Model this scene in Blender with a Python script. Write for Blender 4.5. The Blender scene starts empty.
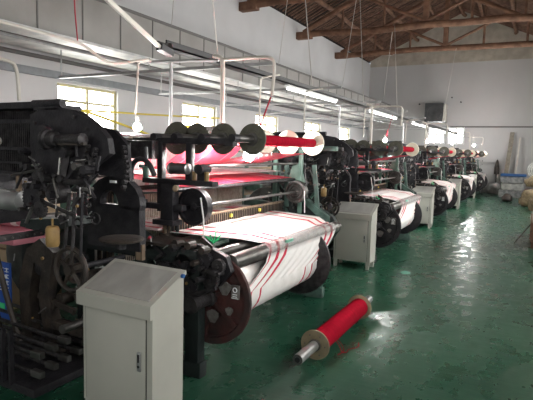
import bpy, bmesh, math, random
from mathutils import Vector, Matrix, Quaternion
random.seed(7)
PI = math.pi
sc = bpy.context.scene
COL = sc.collection
V = Vector

# ------------------------------------------------------------------ materials
def mat(name, col, rough=.6, metal=0, var=.0, vscale=8, col2=None, bump=0, bscale=40, coat=0, spec=.5, stretch=None, rvar=0):
    m = bpy.data.materials.new(name); m.use_nodes = True
    nt = m.node_tree; b = nt.nodes['Principled BSDF']
    b.inputs['Roughness'].default_value = rough; b.inputs['Metallic'].default_value = metal
    b.inputs['Specular IOR Level'].default_value = spec
    b.inputs['Coat Weight'].default_value = coat
    c = (*col, 1)
    b.inputs['Base Color'].default_value = c
    tc = nt.nodes.new('ShaderNodeTexCoord')
    src = tc.outputs['Object']
    if stretch:
        mp = nt.nodes.new('ShaderNodeMapping'); mp.inputs['Scale'].default_value = stretch
        nt.links.new(src, mp.inputs['Vector']); src = mp.outputs['Vector']
    if var or col2:
        n = nt.nodes.new('ShaderNodeTexNoise'); n.inputs['Scale'].default_value = vscale; n.inputs['Detail'].default_value = 6
        nt.links.new(src, n.inputs['Vector'])
        r = nt.nodes.new('ShaderNodeValToRGB')
        r.color_ramp.elements[0].position = .36; r.color_ramp.elements[1].position = .64
        c2 = col2 if col2 else tuple(min(1, x*(1+var)) for x in col)
        c1 = col if col2 else tuple(x*(1-var) for x in col)
        r.color_ramp.elements[0].color = (*c1, 1); r.color_ramp.elements[1].color = (*c2, 1)
        nt.links.new(n.outputs['Fac'], r.inputs['Fac']); nt.links.new(r.outputs['Color'], b.inputs['Base Color'])
        if rvar:
            mr = nt.nodes.new('ShaderNodeMapRange'); mr.inputs['To Min'].default_value = rough-rvar; mr.inputs['To Max'].default_value = rough+rvar
            mr.inputs['From Min'].default_value = .3; mr.inputs['From Max'].default_value = .7
            nt.links.new(n.outputs['Fac'], mr.inputs['Value']); nt.links.new(mr.outputs['Result'], b.inputs['Roughness'])
    if bump:
        n2 = nt.nodes.new('ShaderNodeTexNoise'); n2.inputs['Scale'].default_value = bscale; n2.inputs['Detail'].default_value = 4
        nt.links.new(src, n2.inputs['Vector'])
        bp = nt.nodes.new('ShaderNodeBump'); bp.inputs['Strength'].default_value = bump; bp.inputs['Distance'].default_value = .02
        nt.links.new(n2.outputs['Fac'], bp.inputs['Height']); nt.links.new(bp.outputs['Normal'], b.inputs['Normal'])
    return m

def emit(name, col, s):
    m = bpy.data.materials.new(name); m.use_nodes = True; nt = m.node_tree
    nt.nodes.remove(nt.nodes['Principled BSDF'])
    e = nt.nodes.new('ShaderNodeEmission'); e.inputs['Color'].default_value = (*col, 1); e.inputs['Strength'].default_value = s
    nt.links.new(e.outputs[0], nt.nodes['Material Output'].inputs['Surface'])
    return m

M = {}
M['wall'] = mat('plaster', (.55,.55,.555), .9, var=.05, vscale=.7, bump=.15, bscale=6)
M['wallback'] = mat('plaster_back', (.47,.465,.465), .9, var=.10, vscale=.35, bump=.2, bscale=5, stretch=(1,1,.5))
M['strip'] = mat('plaster_bare', (.42,.38,.32), .9, var=.12, vscale=3)
M['band'] = mat('wall_band', (.22,.235,.25), .6, var=.1)
M['wood'] = mat('log_wood', (.12,.058,.034), .75, col2=(.22,.115,.07), vscale=5, bump=.3, stretch=(1,1,1))
M['wooddk'] = mat('rafter_wood', (.11,.06,.04), .8, col2=(.20,.115,.078), vscale=7)
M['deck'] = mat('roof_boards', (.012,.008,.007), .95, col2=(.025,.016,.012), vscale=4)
M['duct'] = mat('duct_sheet', (.25,.24,.225), .6, metal=.1, col2=(.32,.31,.295), vscale=1.2, bump=.12, bscale=3)
M['ductstrap'] = mat('duct_strap', (.13,.125,.12), .6)
M['ductfoil'] = mat('duct_foil', (.46,.47,.47), .5, metal=.15, col2=(.66,.66,.64), vscale=4, bump=.8, bscale=5)
M['iron'] = mat('black_iron', (.014,.013,.017), .52, metal=.1, spec=.4, col2=(.030,.028,.032), vscale=14, bump=.25, bscale=50)
M['iron2'] = mat('worn_iron', (.06,.056,.058), .45, metal=.4, spec=.4, col2=(.024,.022,.025), vscale=18, bump=.3, bscale=60)
M['irong'] = mat('green_black_iron', (.016,.024,.023), .55, metal=.1, spec=.4, col2=(.013,.017,.018), vscale=9, bump=.2)
M['brown'] = mat('oily_brown_iron', (.055,.042,.034), .55, metal=.2, col2=(.022,.018,.017), vscale=10, bump=.3)
M['green'] = mat('machine_green', (.15,.25,.20), .5, col2=(.08,.15,.12), vscale=9, bump=.1)
M['greendk'] = mat('machine_green_dark', (.09,.16,.135), .55, col2=(.04,.07,.06), vscale=9)
M['steel'] = mat('steel', (.42,.42,.43), .28, metal=.9, col2=(.3,.3,.31), vscale=6, stretch=(1,.2,1))
M['steeld'] = mat('dull_steel', (.17,.165,.16), .42, metal=.8, col2=(.10,.095,.09), vscale=8)
M['bright'] = mat('bright_steel', (.75,.74,.72), .22, metal=.9)
M['galv'] = mat('galvanised', (.42,.43,.43), .4, metal=.6, col2=(.32,.32,.32), vscale=8)
M['cream'] = mat('cream_pipe', (.46,.43,.38), .5, col2=(.55,.52,.47), vscale=5)
M['wpipe'] = mat('white_pipe', (.72,.73,.72), .4)
M['flg'] = mat('grey_fibre_flange', (.085,.083,.064), .6, spec=.3, col2=(.13,.125,.10), vscale=10)
M['flc'] = mat('cream_fibre_flange', (.80,.76,.62), .55, col2=(.70,.66,.52), vscale=8)
M['fltan'] = mat('tan_fibre_flange', (.27,.225,.14), .6, col2=(.20,.165,.105), vscale=14)
M['red'] = mat('red_yarn', (.27,.001,.012), .85, spec=.08, col2=(.40,.002,.022), vscale=10, stretch=(1,12,1), bump=.2, bscale=30)
M['white'] = mat('white_yarn', (.8,.78,.76), .8)
M['rust'] = mat('rusty_red_iron', (.085,.028,.026), .6, metal=.1, col2=(.035,.026,.026), vscale=7, bump=.5, bscale=25)
M['patch'] = mat('worn_patch', (.20,.19,.18), .6, col2=(.10,.09,.085), vscale=22)
M['cab'] = mat('cabinet_paint', (.45,.445,.40), .42, col2=(.40,.395,.355), vscale=2.5, bump=.03, bscale=4)
M['cabtop'] = mat('cabinet_lid_paint', (.36,.35,.33), .5, col2=(.30,.295,.275), vscale=10, stretch=(1,.4,1))
M['seam'] = mat('dark_seam', (.05,.05,.048), .7)
M['yellow'] = mat('yellow_plastic', (.68,.55,.08), .5, col2=(.6,.47,.06), vscale=8)
M['oilbot'] = mat('amber_oil_cup', (.36,.225,.08), .5, col2=(.22,.14,.05), vscale=12)
M['tan'] = mat('tan_cardboard', (.48,.36,.24), .85, col2=(.38,.28,.18), vscale=5)
M['comb'] = mat('reed_wood', (.30,.22,.15), .7, col2=(.14,.10,.07), vscale=60, stretch=(1,1,.03))
M['heddle'] = mat('heddle_wire', (.52,.46,.38), .6, col2=(.36,.30,.24), vscale=30)
M['black'] = mat('black_plastic', (.012,.012,.014), .4)
M['bluesign'] = mat('blue_sign', (.03,.10,.42), .5)
M['signwhite'] = mat('sign_white', (.75,.78,.80), .6)
M['greenplas'] = mat('bright_green_tie', (.05,.62,.25), .5)
M['teal'] = mat('teal_rag', (.16,.42,.32), .7)
M['rope'] = mat('rope', (.46,.44,.41), .8)
M['redcord'] = mat('red_cord', (.35,.03,.05), .7)
M['sack'] = mat('straw_sack', (.30,.235,.14), .9, col2=(.18,.14,.085), vscale=14, bump=.6, bscale=20)
M['bagw'] = mat('white_bag', (.50,.50,.48), .7, col2=(.30,.30,.29), vscale=6, bump=.5, bscale=8)
M['greybag'] = mat('grey_bag', (.16,.17,.18), .7, col2=(.36,.36,.36), vscale=8, bump=.5, bscale=10)
M['crate'] = mat('crate_wood', (.20,.10,.065), .7, col2=(.13,.065,.045), vscale=7)
M['board'] = mat('weathered_board', (.26,.235,.19), .8, col2=(.18,.16,.13), vscale=9)
M['blue'] = mat('blue_tarp', (.02,.09,.26), .6)
M['glass_day'] = emit('daylit_pane', (1,.995,.95), 7)
M['glass_back'] = emit('daylit_back_pane', (.98,.99,1), 24)
M['fill_side'] = emit('fill_side_pane', (1,.985,.96), 8)
M['fill_side3'] = emit('bright_side_pane', (1,.985,.96), 10)
M['fill_side2'] = emit('dim_side_pane', (1,.985,.96), 4.5)
M['fill_front'] = emit('front_fill_pane', (1,.985,.95), 1.7)
M['winframe'] = mat('window_frame', (.50,.46,.28), .6)
M['bulb'] = emit('bulb_glow', (1,.98,.95), 650)
M['bulb_near'] = emit('near_bulb_glow', (1,.98,.95), 450)
M['tube'] = emit('tube_glow', (.98,.99,1), 7)
M['fan'] = mat('fan_shroud', (.035,.037,.04), .5, col2=(.06,.062,.065), vscale=3)

# floor : worn green paint
def floor_mat():
    m = bpy.data.materials.new('green_floor_paint'); m.use_nodes = True; nt = m.node_tree; b = nt.nodes['Principled BSDF']
    tc = nt.nodes.new('ShaderNodeTexCoord')
    mp = nt.nodes.new('ShaderNodeMapping'); mp.inputs['Scale'].default_value = (1,.55,1); nt.links.new(tc.outputs['Object'], mp.inputs['Vector'])
    n = nt.nodes.new('ShaderNodeTexNoise'); n.inputs['Scale'].default_value = 1.1; n.inputs['Detail'].default_value = 8; n.inputs['Roughness'].default_value = .6
    nt.links.new(mp.outputs[0], n.inputs['Vector'])
    r = nt.nodes.new('ShaderNodeValToRGB'); e = r.color_ramp.elements
    e[0].position = .38; e[0].color = (.010,.064,.036,1); e[1].position = .62; e[1].color = (.017,.115,.060,1)
    nt.links.new(n.outputs['Fac'], r.inputs['Fac'])
    # grey worn patches
    n3 = nt.nodes.new('ShaderNodeTexNoise'); n3.inputs['Scale'].default_value = .55; n3.inputs['Detail'].default_value = 7; nt.links.new(mp.outputs[0], n3.inputs['Vector'])
    r3 = nt.nodes.new('ShaderNodeValToRGB'); r3.color_ramp.elements[0].position = .40; r3.color_ramp.elements[1].position = .75
    nt.links.new(n3.outputs['Fac'], r3.inputs['Fac'])
    mx = nt.nodes.new('ShaderNodeMixRGB'); mx.inputs['Color2'].default_value = (.030,.058,.044,1)
    nt.links.new(r3.outputs['Color'], mx.inputs['Fac']); nt.links.new(r.outputs['Color'], mx.inputs['Color1'])
    nt.links.new(mx.outputs[0], b.inputs['Base Color'])
    n2 = nt.nodes.new('ShaderNodeTexNoise'); n2.inputs['Scale'].default_value = 9; n2.inputs['Detail'].default_value = 5; nt.links.new(mp.outputs[0], n2.inputs['Vector'])
    mr = nt.nodes.new('ShaderNodeMapRange'); mr.inputs['To Min'].default_value = .22; mr.inputs['To Max'].default_value = .38; mr.inputs['From Min'].default_value = .3; mr.inputs['From Max'].default_value = .7
    nt.links.new(n2.outputs['Fac'], mr.inputs['Value']); nt.links.new(mr.outputs[0], b.inputs['Roughness'])
    bp = nt.nodes.new('ShaderNodeBump'); bp.inputs['Strength'].default_value = .22; bp.inputs['Distance'].default_value = .02
    n4 = nt.nodes.new('ShaderNodeTexNoise'); n4.inputs['Scale'].default_value = 7; n4.inputs['Detail'].default_value = 4
    mp4 = nt.nodes.new('ShaderNodeMapping'); mp4.inputs['Scale'].default_value = (.45,1.3,1); mp4.inputs['Rotation'].default_value = (0,0,.45); nt.links.new(tc.outputs['Object'], mp4.inputs['Vector']); nt.links.new(mp4.outputs[0], n4.inputs['Vector'])
    nt.links.new(n4.outputs['Fac'], bp.inputs['Height']); nt.links.new(bp.outputs[0], b.inputs['Normal'])
    b.inputs['Specular IOR Level'].default_value = .6
    return m
M['floor'] = floor_mat()

# striped cloth / yarn sheets : stripes follow UV.x (across the width)
def stripe_mat(name, base, stripes, rough=.75, alpha=0, threads=0, scol=(.55,.012,.05), trans=0):
    m = bpy.data.materials.new(name); m.use_nodes = True; nt = m.node_tree; b = nt.nodes['Principled BSDF']
    uv = nt.nodes.new('ShaderNodeUVMap'); sx = nt.nodes.new('ShaderNodeSeparateXYZ'); nt.links.new(uv.outputs[0], sx.inputs[0])
    r = nt.nodes.new('ShaderNodeValToRGB'); cr = r.color_ramp; cr.interpolation = 'CONSTANT'
    cr.elements[0].position = 0; cr.elements[0].color = (*base, 1); cr.elements[1].position = 1; cr.elements[1].color = (*base, 1)
    for (a, w) in stripes:
        e = cr.elements.new(a); e.color = (*scol, 1); e = cr.elements.new(a+w); e.color = (*base, 1)
    nt.links.new(sx.outputs[0], r.inputs['Fac']); nt.links.new(r.outputs['Color'], b.inputs['Base Color'])
    b.inputs['Roughness'].default_value = rough
    w = nt.nodes.new('ShaderNodeTexNoise'); w.inputs['Scale'].default_value = 60
    mp = nt.nodes.new('ShaderNodeMapping'); mp.inputs['Scale'].default_value = (4 if threads else 1, .15 if threads else 1, 1)
    nt.links.new(uv.outputs[0], mp.inputs[0]); nt.links.new(mp.outputs[0], w.inputs['Vector'])
    bp = nt.nodes.new('ShaderNodeBump'); bp.inputs['Strength'].default_value = .3; bp.inputs['Distance'].default_value = .01
    nt.links.new(w.outputs['Fac'], bp.inputs['Height']); nt.links.new(bp.outputs[0], b.inputs['Normal'])
    if alpha:
        mr = nt.nodes.new('ShaderNodeMapRange'); mr.inputs['From Min'].default_value = .38; mr.inputs['From Max'].default_value = .6
        mr.inputs['To Min'].default_value = 1-alpha; mr.inputs['To Max'].default_value = 1
        nt.links.new(w.outputs['Fac'], mr.inputs['Value']); nt.links.new(mr.outputs[0], b.inputs['Alpha'])
    return m
ST = [(.008,.02),(.10,.032),(.20,.030),(.80,.028),(.905,.032)]
def sheer(m, v0, v1, al):
    nt = m.node_tree; b = nt.nodes['Principled BSDF']
    uv = nt.nodes.new('ShaderNodeUVMap'); sx = nt.nodes.new('ShaderNodeSeparateXYZ'); nt.links.new(uv.outputs[0], sx.inputs[0])
    r = nt.nodes.new('ShaderNodeValToRGB'); e = r.color_ramp.elements
    e[0].position = v0-.03; e[0].color = (1,1,1,1); e[1].position = v1+.03; e[1].color = (1,1,1,1)
    for p in (v0, v1): q = e.new(p); q.color = (al,al,al,1)
    nt.links.new(sx.outputs[1], r.inputs['Fac']); nt.links.new(r.outputs['Color'], b.inputs['Alpha'])
M['cloth'] = stripe_mat('white_cloth_red_stripes', (.86,.84,.82), ST)
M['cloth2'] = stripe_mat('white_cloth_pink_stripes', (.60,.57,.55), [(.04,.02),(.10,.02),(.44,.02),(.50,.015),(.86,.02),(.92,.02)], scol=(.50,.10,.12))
sheer(M['cloth'], .17, .36, .22)
M['warp'] = stripe_mat('white_warp_red_stripes', (.75,.72,.72), [(.04,.03),(.12,.02),(.26,.04),(.42,.03),(.47,.03),(.62,.05),(.80,.05),(.88,.03)], threads=1, alpha=.35, scol=(.62,.14,.20))
M['towel'] = stripe_mat('pink_towel', (.66,.24,.30), [(.22,.05),(.45,.03),(.7,.06)], scol=(.85,.75,.75))
M['redwarp'] = stripe_mat('red_warp_sheet', (.72,.03,.08), [(.2,.03),(.45,.02),(.85,.02)], threads=1, alpha=.35, scol=(.8,.30,.36))
M['pinkwarp'] = stripe_mat('pink_warp_sheet', (.85,.70,.70), [(.06,.03),(.14,.02),(.33,.03),(.40,.02),(.62,.03),(.72,.02),(.9,.03)], threads=1, alpha=.45, scol=(.80,.28,.34))

# ------------------------------------------------------------------ mesh builder
class MB:
    def __init__(s): s.b = bmesh.new(); s.uv = None
    def box(s, x0,x1,y0,y1,z0,z1, bev=0, rot=None):
        g = bmesh.ops.create_cube(s.b, size=1)['verts']
        c = V(((x0+x1)/2,(y0+y1)/2,(z0+z1)/2)); d = V((abs(x1-x0),abs(y1-y0),abs(z1-z0)))
        for v in g: v.co = V((v.co.x*d.x, v.co.y*d.y, v.co.z*d.z))
        if bev:
            ed = list({e for v in g for e in v.link_edges})
            r = bmesh.ops.bevel(s.b, geom=ed, offset=min(bev, min(d)/2.5), segments=2, affect='EDGES', profile=.6)
            g = list({v for f in r['faces'] for v in f.verts} | {v for v in g if v.is_valid})
        for v in g: v.co = (rot @ v.co if rot else v.co) + c
        return s
    def lathe(s, p0, ax, prof, n=20, ccw=None):
        p0 = V(p0); ax = V(ax).normalized(); q = V((0,0,1)).rotation_difference(ax)
        rings = []
        for (r, t) in prof:
            if r < 1e-6: rings.append([s.b.verts.new(p0+ax*t)])
            else: rings.append([s.b.verts.new(p0 + q @ V((r*math.cos(2*PI*i/n), r*math.sin(2*PI*i/n), t))) for i in range(n)])
        for a, b in zip(rings, rings[1:]):
            for i in range(n):
                j = (i+1) % n
                if len(a) == 1 and len(b) == 1: continue
                if len(a) == 1: s.b.faces.new((a[0], b[i], b[j]))
                elif len(b) == 1: s.b.faces.new((a[i], b[0], a[j]))
                else: s.b.faces.new((a[i], b[i], b[j], a[j]))
        return s
    def cyl(s, p0, p1, r, r1=None, n=14):
        p0 = V(p0); p1 = V(p1); L = (p1-p0).length; r1 = r if r1 is None else r1
        return s.lathe(p0, p1-p0, [(0,0),(r,0),(r1,L),(0,L)], n)
    def ringdisc(s, p0, ax, ro, ri, w, n=28):
        return s.lathe(p0, ax, [(ri,0),(ro,0),(ro,w),(ri,w),(ri,0)], n)
    def torus(s, c, ax, R, r, n=28, k=8):
        return s.lathe(c, ax, [(R+r*math.cos(2*PI*i/k), r*math.sin(2*PI*i/k)) for i in range(k+1)], n)
    def sphere(s, c, r, sx=1, sy=1, sz=1, n=12):
        g = bmesh.ops.create_uvsphere(s.b, u_segments=n, v_segments=max(6,n*2//3), radius=r)['verts']
        for v in g: v.co = V((v.co.x*sx, v.co.y*sy, v.co.z*sz)) + V(c)
        return s
    def tube(s, pts, r, n=8, smooth=0):
        pts = [V(p) for p in pts]
        if smooth:
            for _ in range(smooth):
                q = [pts[0]]
                for a, b in zip(pts, pts[1:]): q += [a*.75+b*.25, a*.25+b*.75]
                q.append(pts[-1]); pts = q
        rings = []; up = None
        for i, p in enumerate(pts):
            d = (pts[min(i+1,len(pts)-1)] - pts[max(i-1,0)]).normalized()
            if up is None: up = d.orthogonal().normalized()
            else: up = (up - d*up.dot(d)).normalized()
            sd = d.cross(up)
            rings.append([s.b.verts.new(p + up*(r*math.cos(2*PI*k/n)) + sd*(r*math.sin(2*PI*k/n))) for k in range(n)])
        for a, b in zip(rings, rings[1:]):
            for i in range(n):
                j = (i+1) % n; s.b.faces.new((a[i], a[j], b[j], b[i]))
        s.b.faces.new(rings[0][::-1]); s.b.faces.new(rings[-1])
        return s
    def prism(s, poly, y0, y1, axis='Y'):
        def P(a, b, t): return V((a,t,b)) if axis == 'Y' else (V((t,a,b)) if axis == 'X' else V((a,b,t)))
        A = [s.b.verts.new(P(a,b,y0)) for a,b in poly]; B = [s.b.verts.new(P(a,b,y1)) for a,b in poly]
        n = len(poly); s.b.faces.new(A); s.b.faces.new(B[::-1])
        for i in range(n): s.b.faces.new((A[i], B[i], B[(i+1)%n], A[(i+1)%n]))
        return s
    def bar(s, a, b, w, t, n=4):      # flat rectangular bar between two points
        a = V(a); b = V(b); d = b-a; L = d.length; q = V((0,0,1)).rotation_difference(d)
        g = bmesh.ops.create_cube(s.b, size=1)['verts']
        for v in g: v.co = (a+b)/2 + q @ V((v.co.x*w, v.co.y*t, v.co.z*L))
        return s
    def gear(s, c, ax, r, w, teeth=20, hole=.3):
        c = V(c); ax = V(ax).normalized(); q = V((0,0,1)).rotation_difference(ax)
        pts = []
        for i in range(teeth):
            for f, rr in ((0,.90),(.25,1),(.5,1),(.75,.90)):
                a = 2*PI*(i+f)/teeth; pts.append((r*rr*math.cos(a), r*rr*math.sin(a)))
        A = [s.b.verts.new(c+q@V((x,y,0))) for x,y in pts]; B = [s.b.verts.new(c+q@V((x,y,w))) for x,y in pts]
        n = len(pts)
        for i in range(n): s.b.faces.new((A[i], A[(i+1)%n], B[(i+1)%n], B[i]))
        s.b.faces.new(A[::-1]); s.b.faces.new(B)
        s.lathe(c-ax*w*.4, ax, [(0,0),(r*hole,0),(r*hole,w*1.8),(0,w*1.8)], 12)
        s.torus(c-ax*w*.02, ax, r*.72, w*.18, 20, 5)
        return s
    def sheet(s, rows, thick=0):
        """rows : list of rows of points (u across the width); adds UVs"""
        if s.uv is None: s.uv = s.b.loops.layers.uv.new('UVMap')
        g = [[s.b.verts.new(V(p)) for p in r] for r in rows]; nr = len(g); nc = len(g[0])
        for i in range(nr-1):
            for j in range(nc-1):
                f = s.b.faces.new((g[i][j], g[i][j+1], g[i+1][j+1], g[i+1][j]))
                for l, (a, b) in zip(f.loops, ((i,j),(i,j+1),(i+1,j+1),(i+1,j))): l[s.uv].uv = (b/(nc-1), a/(nr-1))
        return s
    def build(s, name, m, parent=None, angle=35, solid=0, kind=None, label=None):
        me = bpy.data.meshes.new(name)
        bmesh.ops.recalc_face_normals(s.b, faces=s.b.faces)
        org = V(parent['org']) if parent is not None else None
        if org is None:
            xs = [v.co for v in s.b.verts]
            org = V((sum(c.x for c in xs)/len(xs), sum(c.y for c in xs)/len(xs), min(c.z for c in xs)))
        for v in s.b.verts: v.co -= org
        s.b.to_mesh(me); s.b.free()
        me.materials.append(M[m] if isinstance(m, str) else m)
        me.shade_smooth(); me.set_sharp_from_angle(angle=math.radians(angle))
        o = bpy.data.objects.new(name, me); COL.objects.link(o)
        if parent is not None: o.parent = parent
        else: o.location = org
        if solid:
            md = o.modifiers.new('Solidify', 'SOLIDIFY'); md.thickness = solid; md.offset = 0
        if kind: o['kind'] = kind
        if label: o['label'] = label
        return o

def thing(name, loc, label, cat, group=None):
    o = bpy.data.objects.new(name, None); COL.objects.link(o); o.location = loc; o.empty_display_size = .2
    o['org'] = tuple(loc); o['label'] = label; o['category'] = cat
    if group: o['group'] = group
    return o
def sub(o, parent):       # make an already built part (in parent's root frame) a sub-part
    o.parent = parent; return o
def build_sub(mb, name, m, part, root, **k):
    o = mb.build(name, m, root, **k); o.parent = part; return o
def tag(o, label, cat, group=None):
    o['label'] = label; o['category'] = cat
    if group: o['group'] = group
    return o
def struct(o): o['kind'] = 'structure'; return o
def copy_tree(o, loc=None, parent=None):
    c = o.copy(); COL.objects.link(c)
    if parent is not None: c.parent = parent
    if loc is not None: c.location = loc
    for ch in list(o.children): copy_tree(ch, None, c)
    return c
def box(*a, **k): return MB().box(*a, **k)

# ================================================================== setting
XW, YB, XR, Y0 = -7.5, 24.6, 1.15, -3.5
RX, RZ, EZ = -3.2, 8.0, 6.05           # ridge x, ridge z, eave z
struct(box(XW-.3, XR+.3, Y0, YB+.3, -.15, 0).build('floor', 'floor')).location.z = -.15
# the left wall with its windows
wins = [(6.09,7.55),(9.65,11.1),(13.2,14.7),(16.9,18.4),(20.5,21.9)]
WZ0, WZ1 = 1.35, 2.75
w = MB(); ys = Y0
for a, b in wins:
    w.box(XW-.3, XW, ys, a, 0, EZ); w.box(XW-.3, XW, a, b, 0, WZ0); w.box(XW-.3, XW, a, b, WZ1, EZ); ys = b
w.box(XW-.3, XW, ys, YB+.3, 0, EZ)
struct(w.build('wall_left', 'wall'))
struct(box(XW-.02, XW+.05, Y0, YB, 2.80, 2.93, bev=.01).build('trim_1', 'band'))
for i, (a, b) in enumerate(wins):
    f = MB()
    for yy in (a+.03, (a+b)/2, b-.03): f.box(XW-.14, XW-.06, yy-.03, yy+.03, WZ0, WZ1)
    for zz in (WZ0+.03, (WZ0+WZ1)/2-.1, WZ1-.3, WZ1-.03): f.box(XW-.135, XW-.065, a, b, zz-.022, zz+.022)
    fo = struct(f.build('window_%d' % (i+1), 'winframe'))
    fo['org'] = tuple(fo.location)
    p = box(XW-.19, XW-.175, a, b, WZ0, WZ1).build('window_pane', 'glass_day', fo)
# back wall : gable
w = MB()
w.prism([(XW,0),(XR,0),(XR,EZ+.20),(RX,RZ+.20),(XW,EZ+.20)], YB, YB+.3)
struct(w.build('wall_back', 'wallback'))
w = MB(); w.prism([(XW,5.87),(XR,5.87),(XR,EZ+.20),(RX,RZ+.20),(XW,EZ+.20)], YB-.02, YB)
struct(w.build('trim_2', 'strip'))
struct(box(XW, XR, YB-.05, YB, 2.93, 2.99).build('trim_3', 'ductstrap'))
# back windows (set in front of the wall surface as lit openings with frames)
for i, (a, b) in enumerate([(-4.50,-3.80),(-3.62,-2.95)]):
    f = MB()
    for xx in (a, (a+b)/2, b): f.box(xx-.04, xx+.04, YB-.07, YB-.01, 2.2, 2.92)
    for zz in (2.2, 2.62, 2.9): f.box(a-.04, b+.04, YB-.068, YB-.012, zz-.04, zz+.04)
    fo = struct(f.build('window_%d' % (6+i), 'wpipe')); fo['org'] = tuple(fo.location)
    box(a, b, YB-.03, YB-.02, 2.2, 2.9).build('window_pane', 'glass_back', fo)
# right wall with unseen high windows, added as fill light for aisle and looms
rw = [(-1.5,.7),(2.2,4.4),(6.2,8.4),(10.2,12.4),(14.2,16.4),(18.2,20.4)]
w = MB(); ys = Y0
for a, b in rw:
    w.box(XR, XR+.3, ys, a, 0, EZ); w.box(XR, XR+.3, a, b, 0, 1.7); w.box(XR, XR+.3, a, b, 3.3, EZ); ys = b
w.box(XR, XR+.3, ys, YB+.3, 0, EZ)
struct(w.build('wall_right', 'wall'))
for i, (a, b) in enumerate(rw):
    f = MB()
    for k in range(4):
        yy = a+.03+(b-a-.06)*k/3; f.box(XR+.06, XR+.14, yy-.03, yy+.03, 1.7, 3.3)
    for zz in (1.73, 2.7, 3.27): f.box(XR+.065, XR+.135, a, b, zz-.03, zz+.03)
    fo = struct(f.build('window_%d' % (8+i), 'winframe')); fo['org'] = tuple(fo.location)
    box(XR+.17, XR+.185, a, b, 1.7, 3.3).build('window_pane', 'fill_side2' if i < 2 else ('fill_side3' if i > 3 else 'fill_side'), fo)
w = MB(); w.prism([(XW,0),(XR,0),(XR,EZ+.20),(RX,RZ+.20),(XW,EZ+.20)], Y0-.3, Y0)
struct(w.build('wall_front', 'wall'))
for i, (a, b) in enumerate([(-4.6,-2.9),(-1.9,.2)]):  # unseen front windows added to brighten the cabinet door and near machinery
    f = MB()
    for k in range(4):
        xx = a+(b-a)*k/3; f.box(xx-.03, xx+.03, Y0, Y0+.06, 1.1, 2.9)
    for zz in (1.1, 2.0, 2.9): f.box(a-.03, b+.03, Y0, Y0+.06, zz-.03, zz+.03)
    fo = struct(f.build('window_%d' % (14+i), 'winframe')); fo['org'] = tuple(fo.location)
    box(a, b, Y0+.01, Y0+.02, 1.1, 2.9).build('window_pane', 'fill_front', fo)
# roof : boards plus close-set poles
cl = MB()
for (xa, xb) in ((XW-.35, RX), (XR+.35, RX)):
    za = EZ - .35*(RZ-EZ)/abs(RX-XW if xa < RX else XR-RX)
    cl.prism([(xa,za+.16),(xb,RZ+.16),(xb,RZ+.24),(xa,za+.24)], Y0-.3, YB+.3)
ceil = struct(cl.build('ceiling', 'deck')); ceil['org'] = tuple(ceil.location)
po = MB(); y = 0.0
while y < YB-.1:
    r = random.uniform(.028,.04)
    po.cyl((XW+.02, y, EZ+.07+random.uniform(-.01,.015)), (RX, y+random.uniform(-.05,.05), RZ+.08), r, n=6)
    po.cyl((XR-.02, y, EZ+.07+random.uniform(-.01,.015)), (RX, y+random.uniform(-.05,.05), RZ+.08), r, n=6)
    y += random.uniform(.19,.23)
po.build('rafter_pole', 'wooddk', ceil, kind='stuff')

# purlins : logs along the building
def slope_z(x): return EZ + (RZ-EZ)*((x-XW)/(RX-XW) if x < RX else (XR-x)/(XR-RX))
pn = 0
PL = {-6.45:'lowest log purlin on the left roof slope', -5.25:'second log purlin up on the left roof slope', -4.1:'upper log purlin on the left roof slope',
      -3.2:'log ridge pole under the roof peak', -2.3:'upper log purlin on the right roof slope', -1.1:'second log purlin up on the right roof slope', .1:'lowest log purlin on the right roof slope'}
for x, lb in PL.items():
    z = slope_z(x) - .06
    m = MB(); pts = []
    yy = 0
    while yy < YB-.05:
        pts.append((x+random.uniform(-.05,.05), yy, z+random.uniform(-.03,.02))); yy += 1.87
    pts.append((x, YB-.02, z))
    m.tube(pts, .075, 9)
    tag(m.build('roof_purlin', 'wood'), lb + ' above the looms', 'beam', 'log purlins carrying the roof poles')

def truss(y, label):
    t = thing('roof_truss', (RX, y, 5.5), label, 'roof truss', 'log trusses across the hall')
    rr = random.Random(int(y*10))
    zt = 5.60
    pts = [(XW-.02+ (XR-XW+.04)*k/8, y+rr.uniform(-.03,.03), zt + rr.uniform(-.05,.04) - .02*k/2) for k in range(9)]
    MB().tube(pts, .105, 10).build('tie_beam', 'wood', t)
    box(XW, XW+.55, y-.11, y+.11, zt-.14, zt+.10, bev=.02).build('tie_beam_end', 'wood', t)
    for sx, xe in ((-1, XW+.25), (1, XR-.25)):
        pts = [(xe+(RX-xe)*k/5, y+rr.uniform(-.02,.02), zt+.08+(7.62-zt)*k/5+rr.uniform(-.03,.03)) for k in range(6)]
        MB().tube(pts, .085, 9).build('rafter_log', 'wood', t)
    box(RX-.085, RX+.085, y-.06, y+.06, zt-.05, 7.72, bev=.01).build('king_post', 'wood', t)
    for sx in (-1, 1):
        W = (RX-XW) if sx < 0 else (XR-RX)
        x1 = RX+sx*W*.48
        zr = zt+.05+(7.6-zt)*.5
        MB().tube([(RX+sx*.05,y,zt+.1),(x1,y,zr)], .05, 8).build('strut', 'wood', t)
        MB().tube([(RX+sx*W*.30,y,zt),(RX+sx*W*.30,y,zt+(7.6-zt)*.70)], .04, 8).build('post', 'wood', t)
        MB().tube([(RX+sx*W*.62,y,zt),(RX+sx*W*.62,y,zt+(7.6-zt)*.37)], .04, 8).build('post', 'wood', t)
    return t
truss(4.7, 'log roof truss closest to the camera, overhead'); truss(8.45, 'log roof truss second from the camera, overhead')
truss(12.2, 'log roof truss whose beam end shows at the top left of the roof'); truss(15.95, 'log roof truss between the two seen nearest and furthest, middle one in view')
truss(19.7, 'furthest log roof truss, nearest the end wall')

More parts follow.
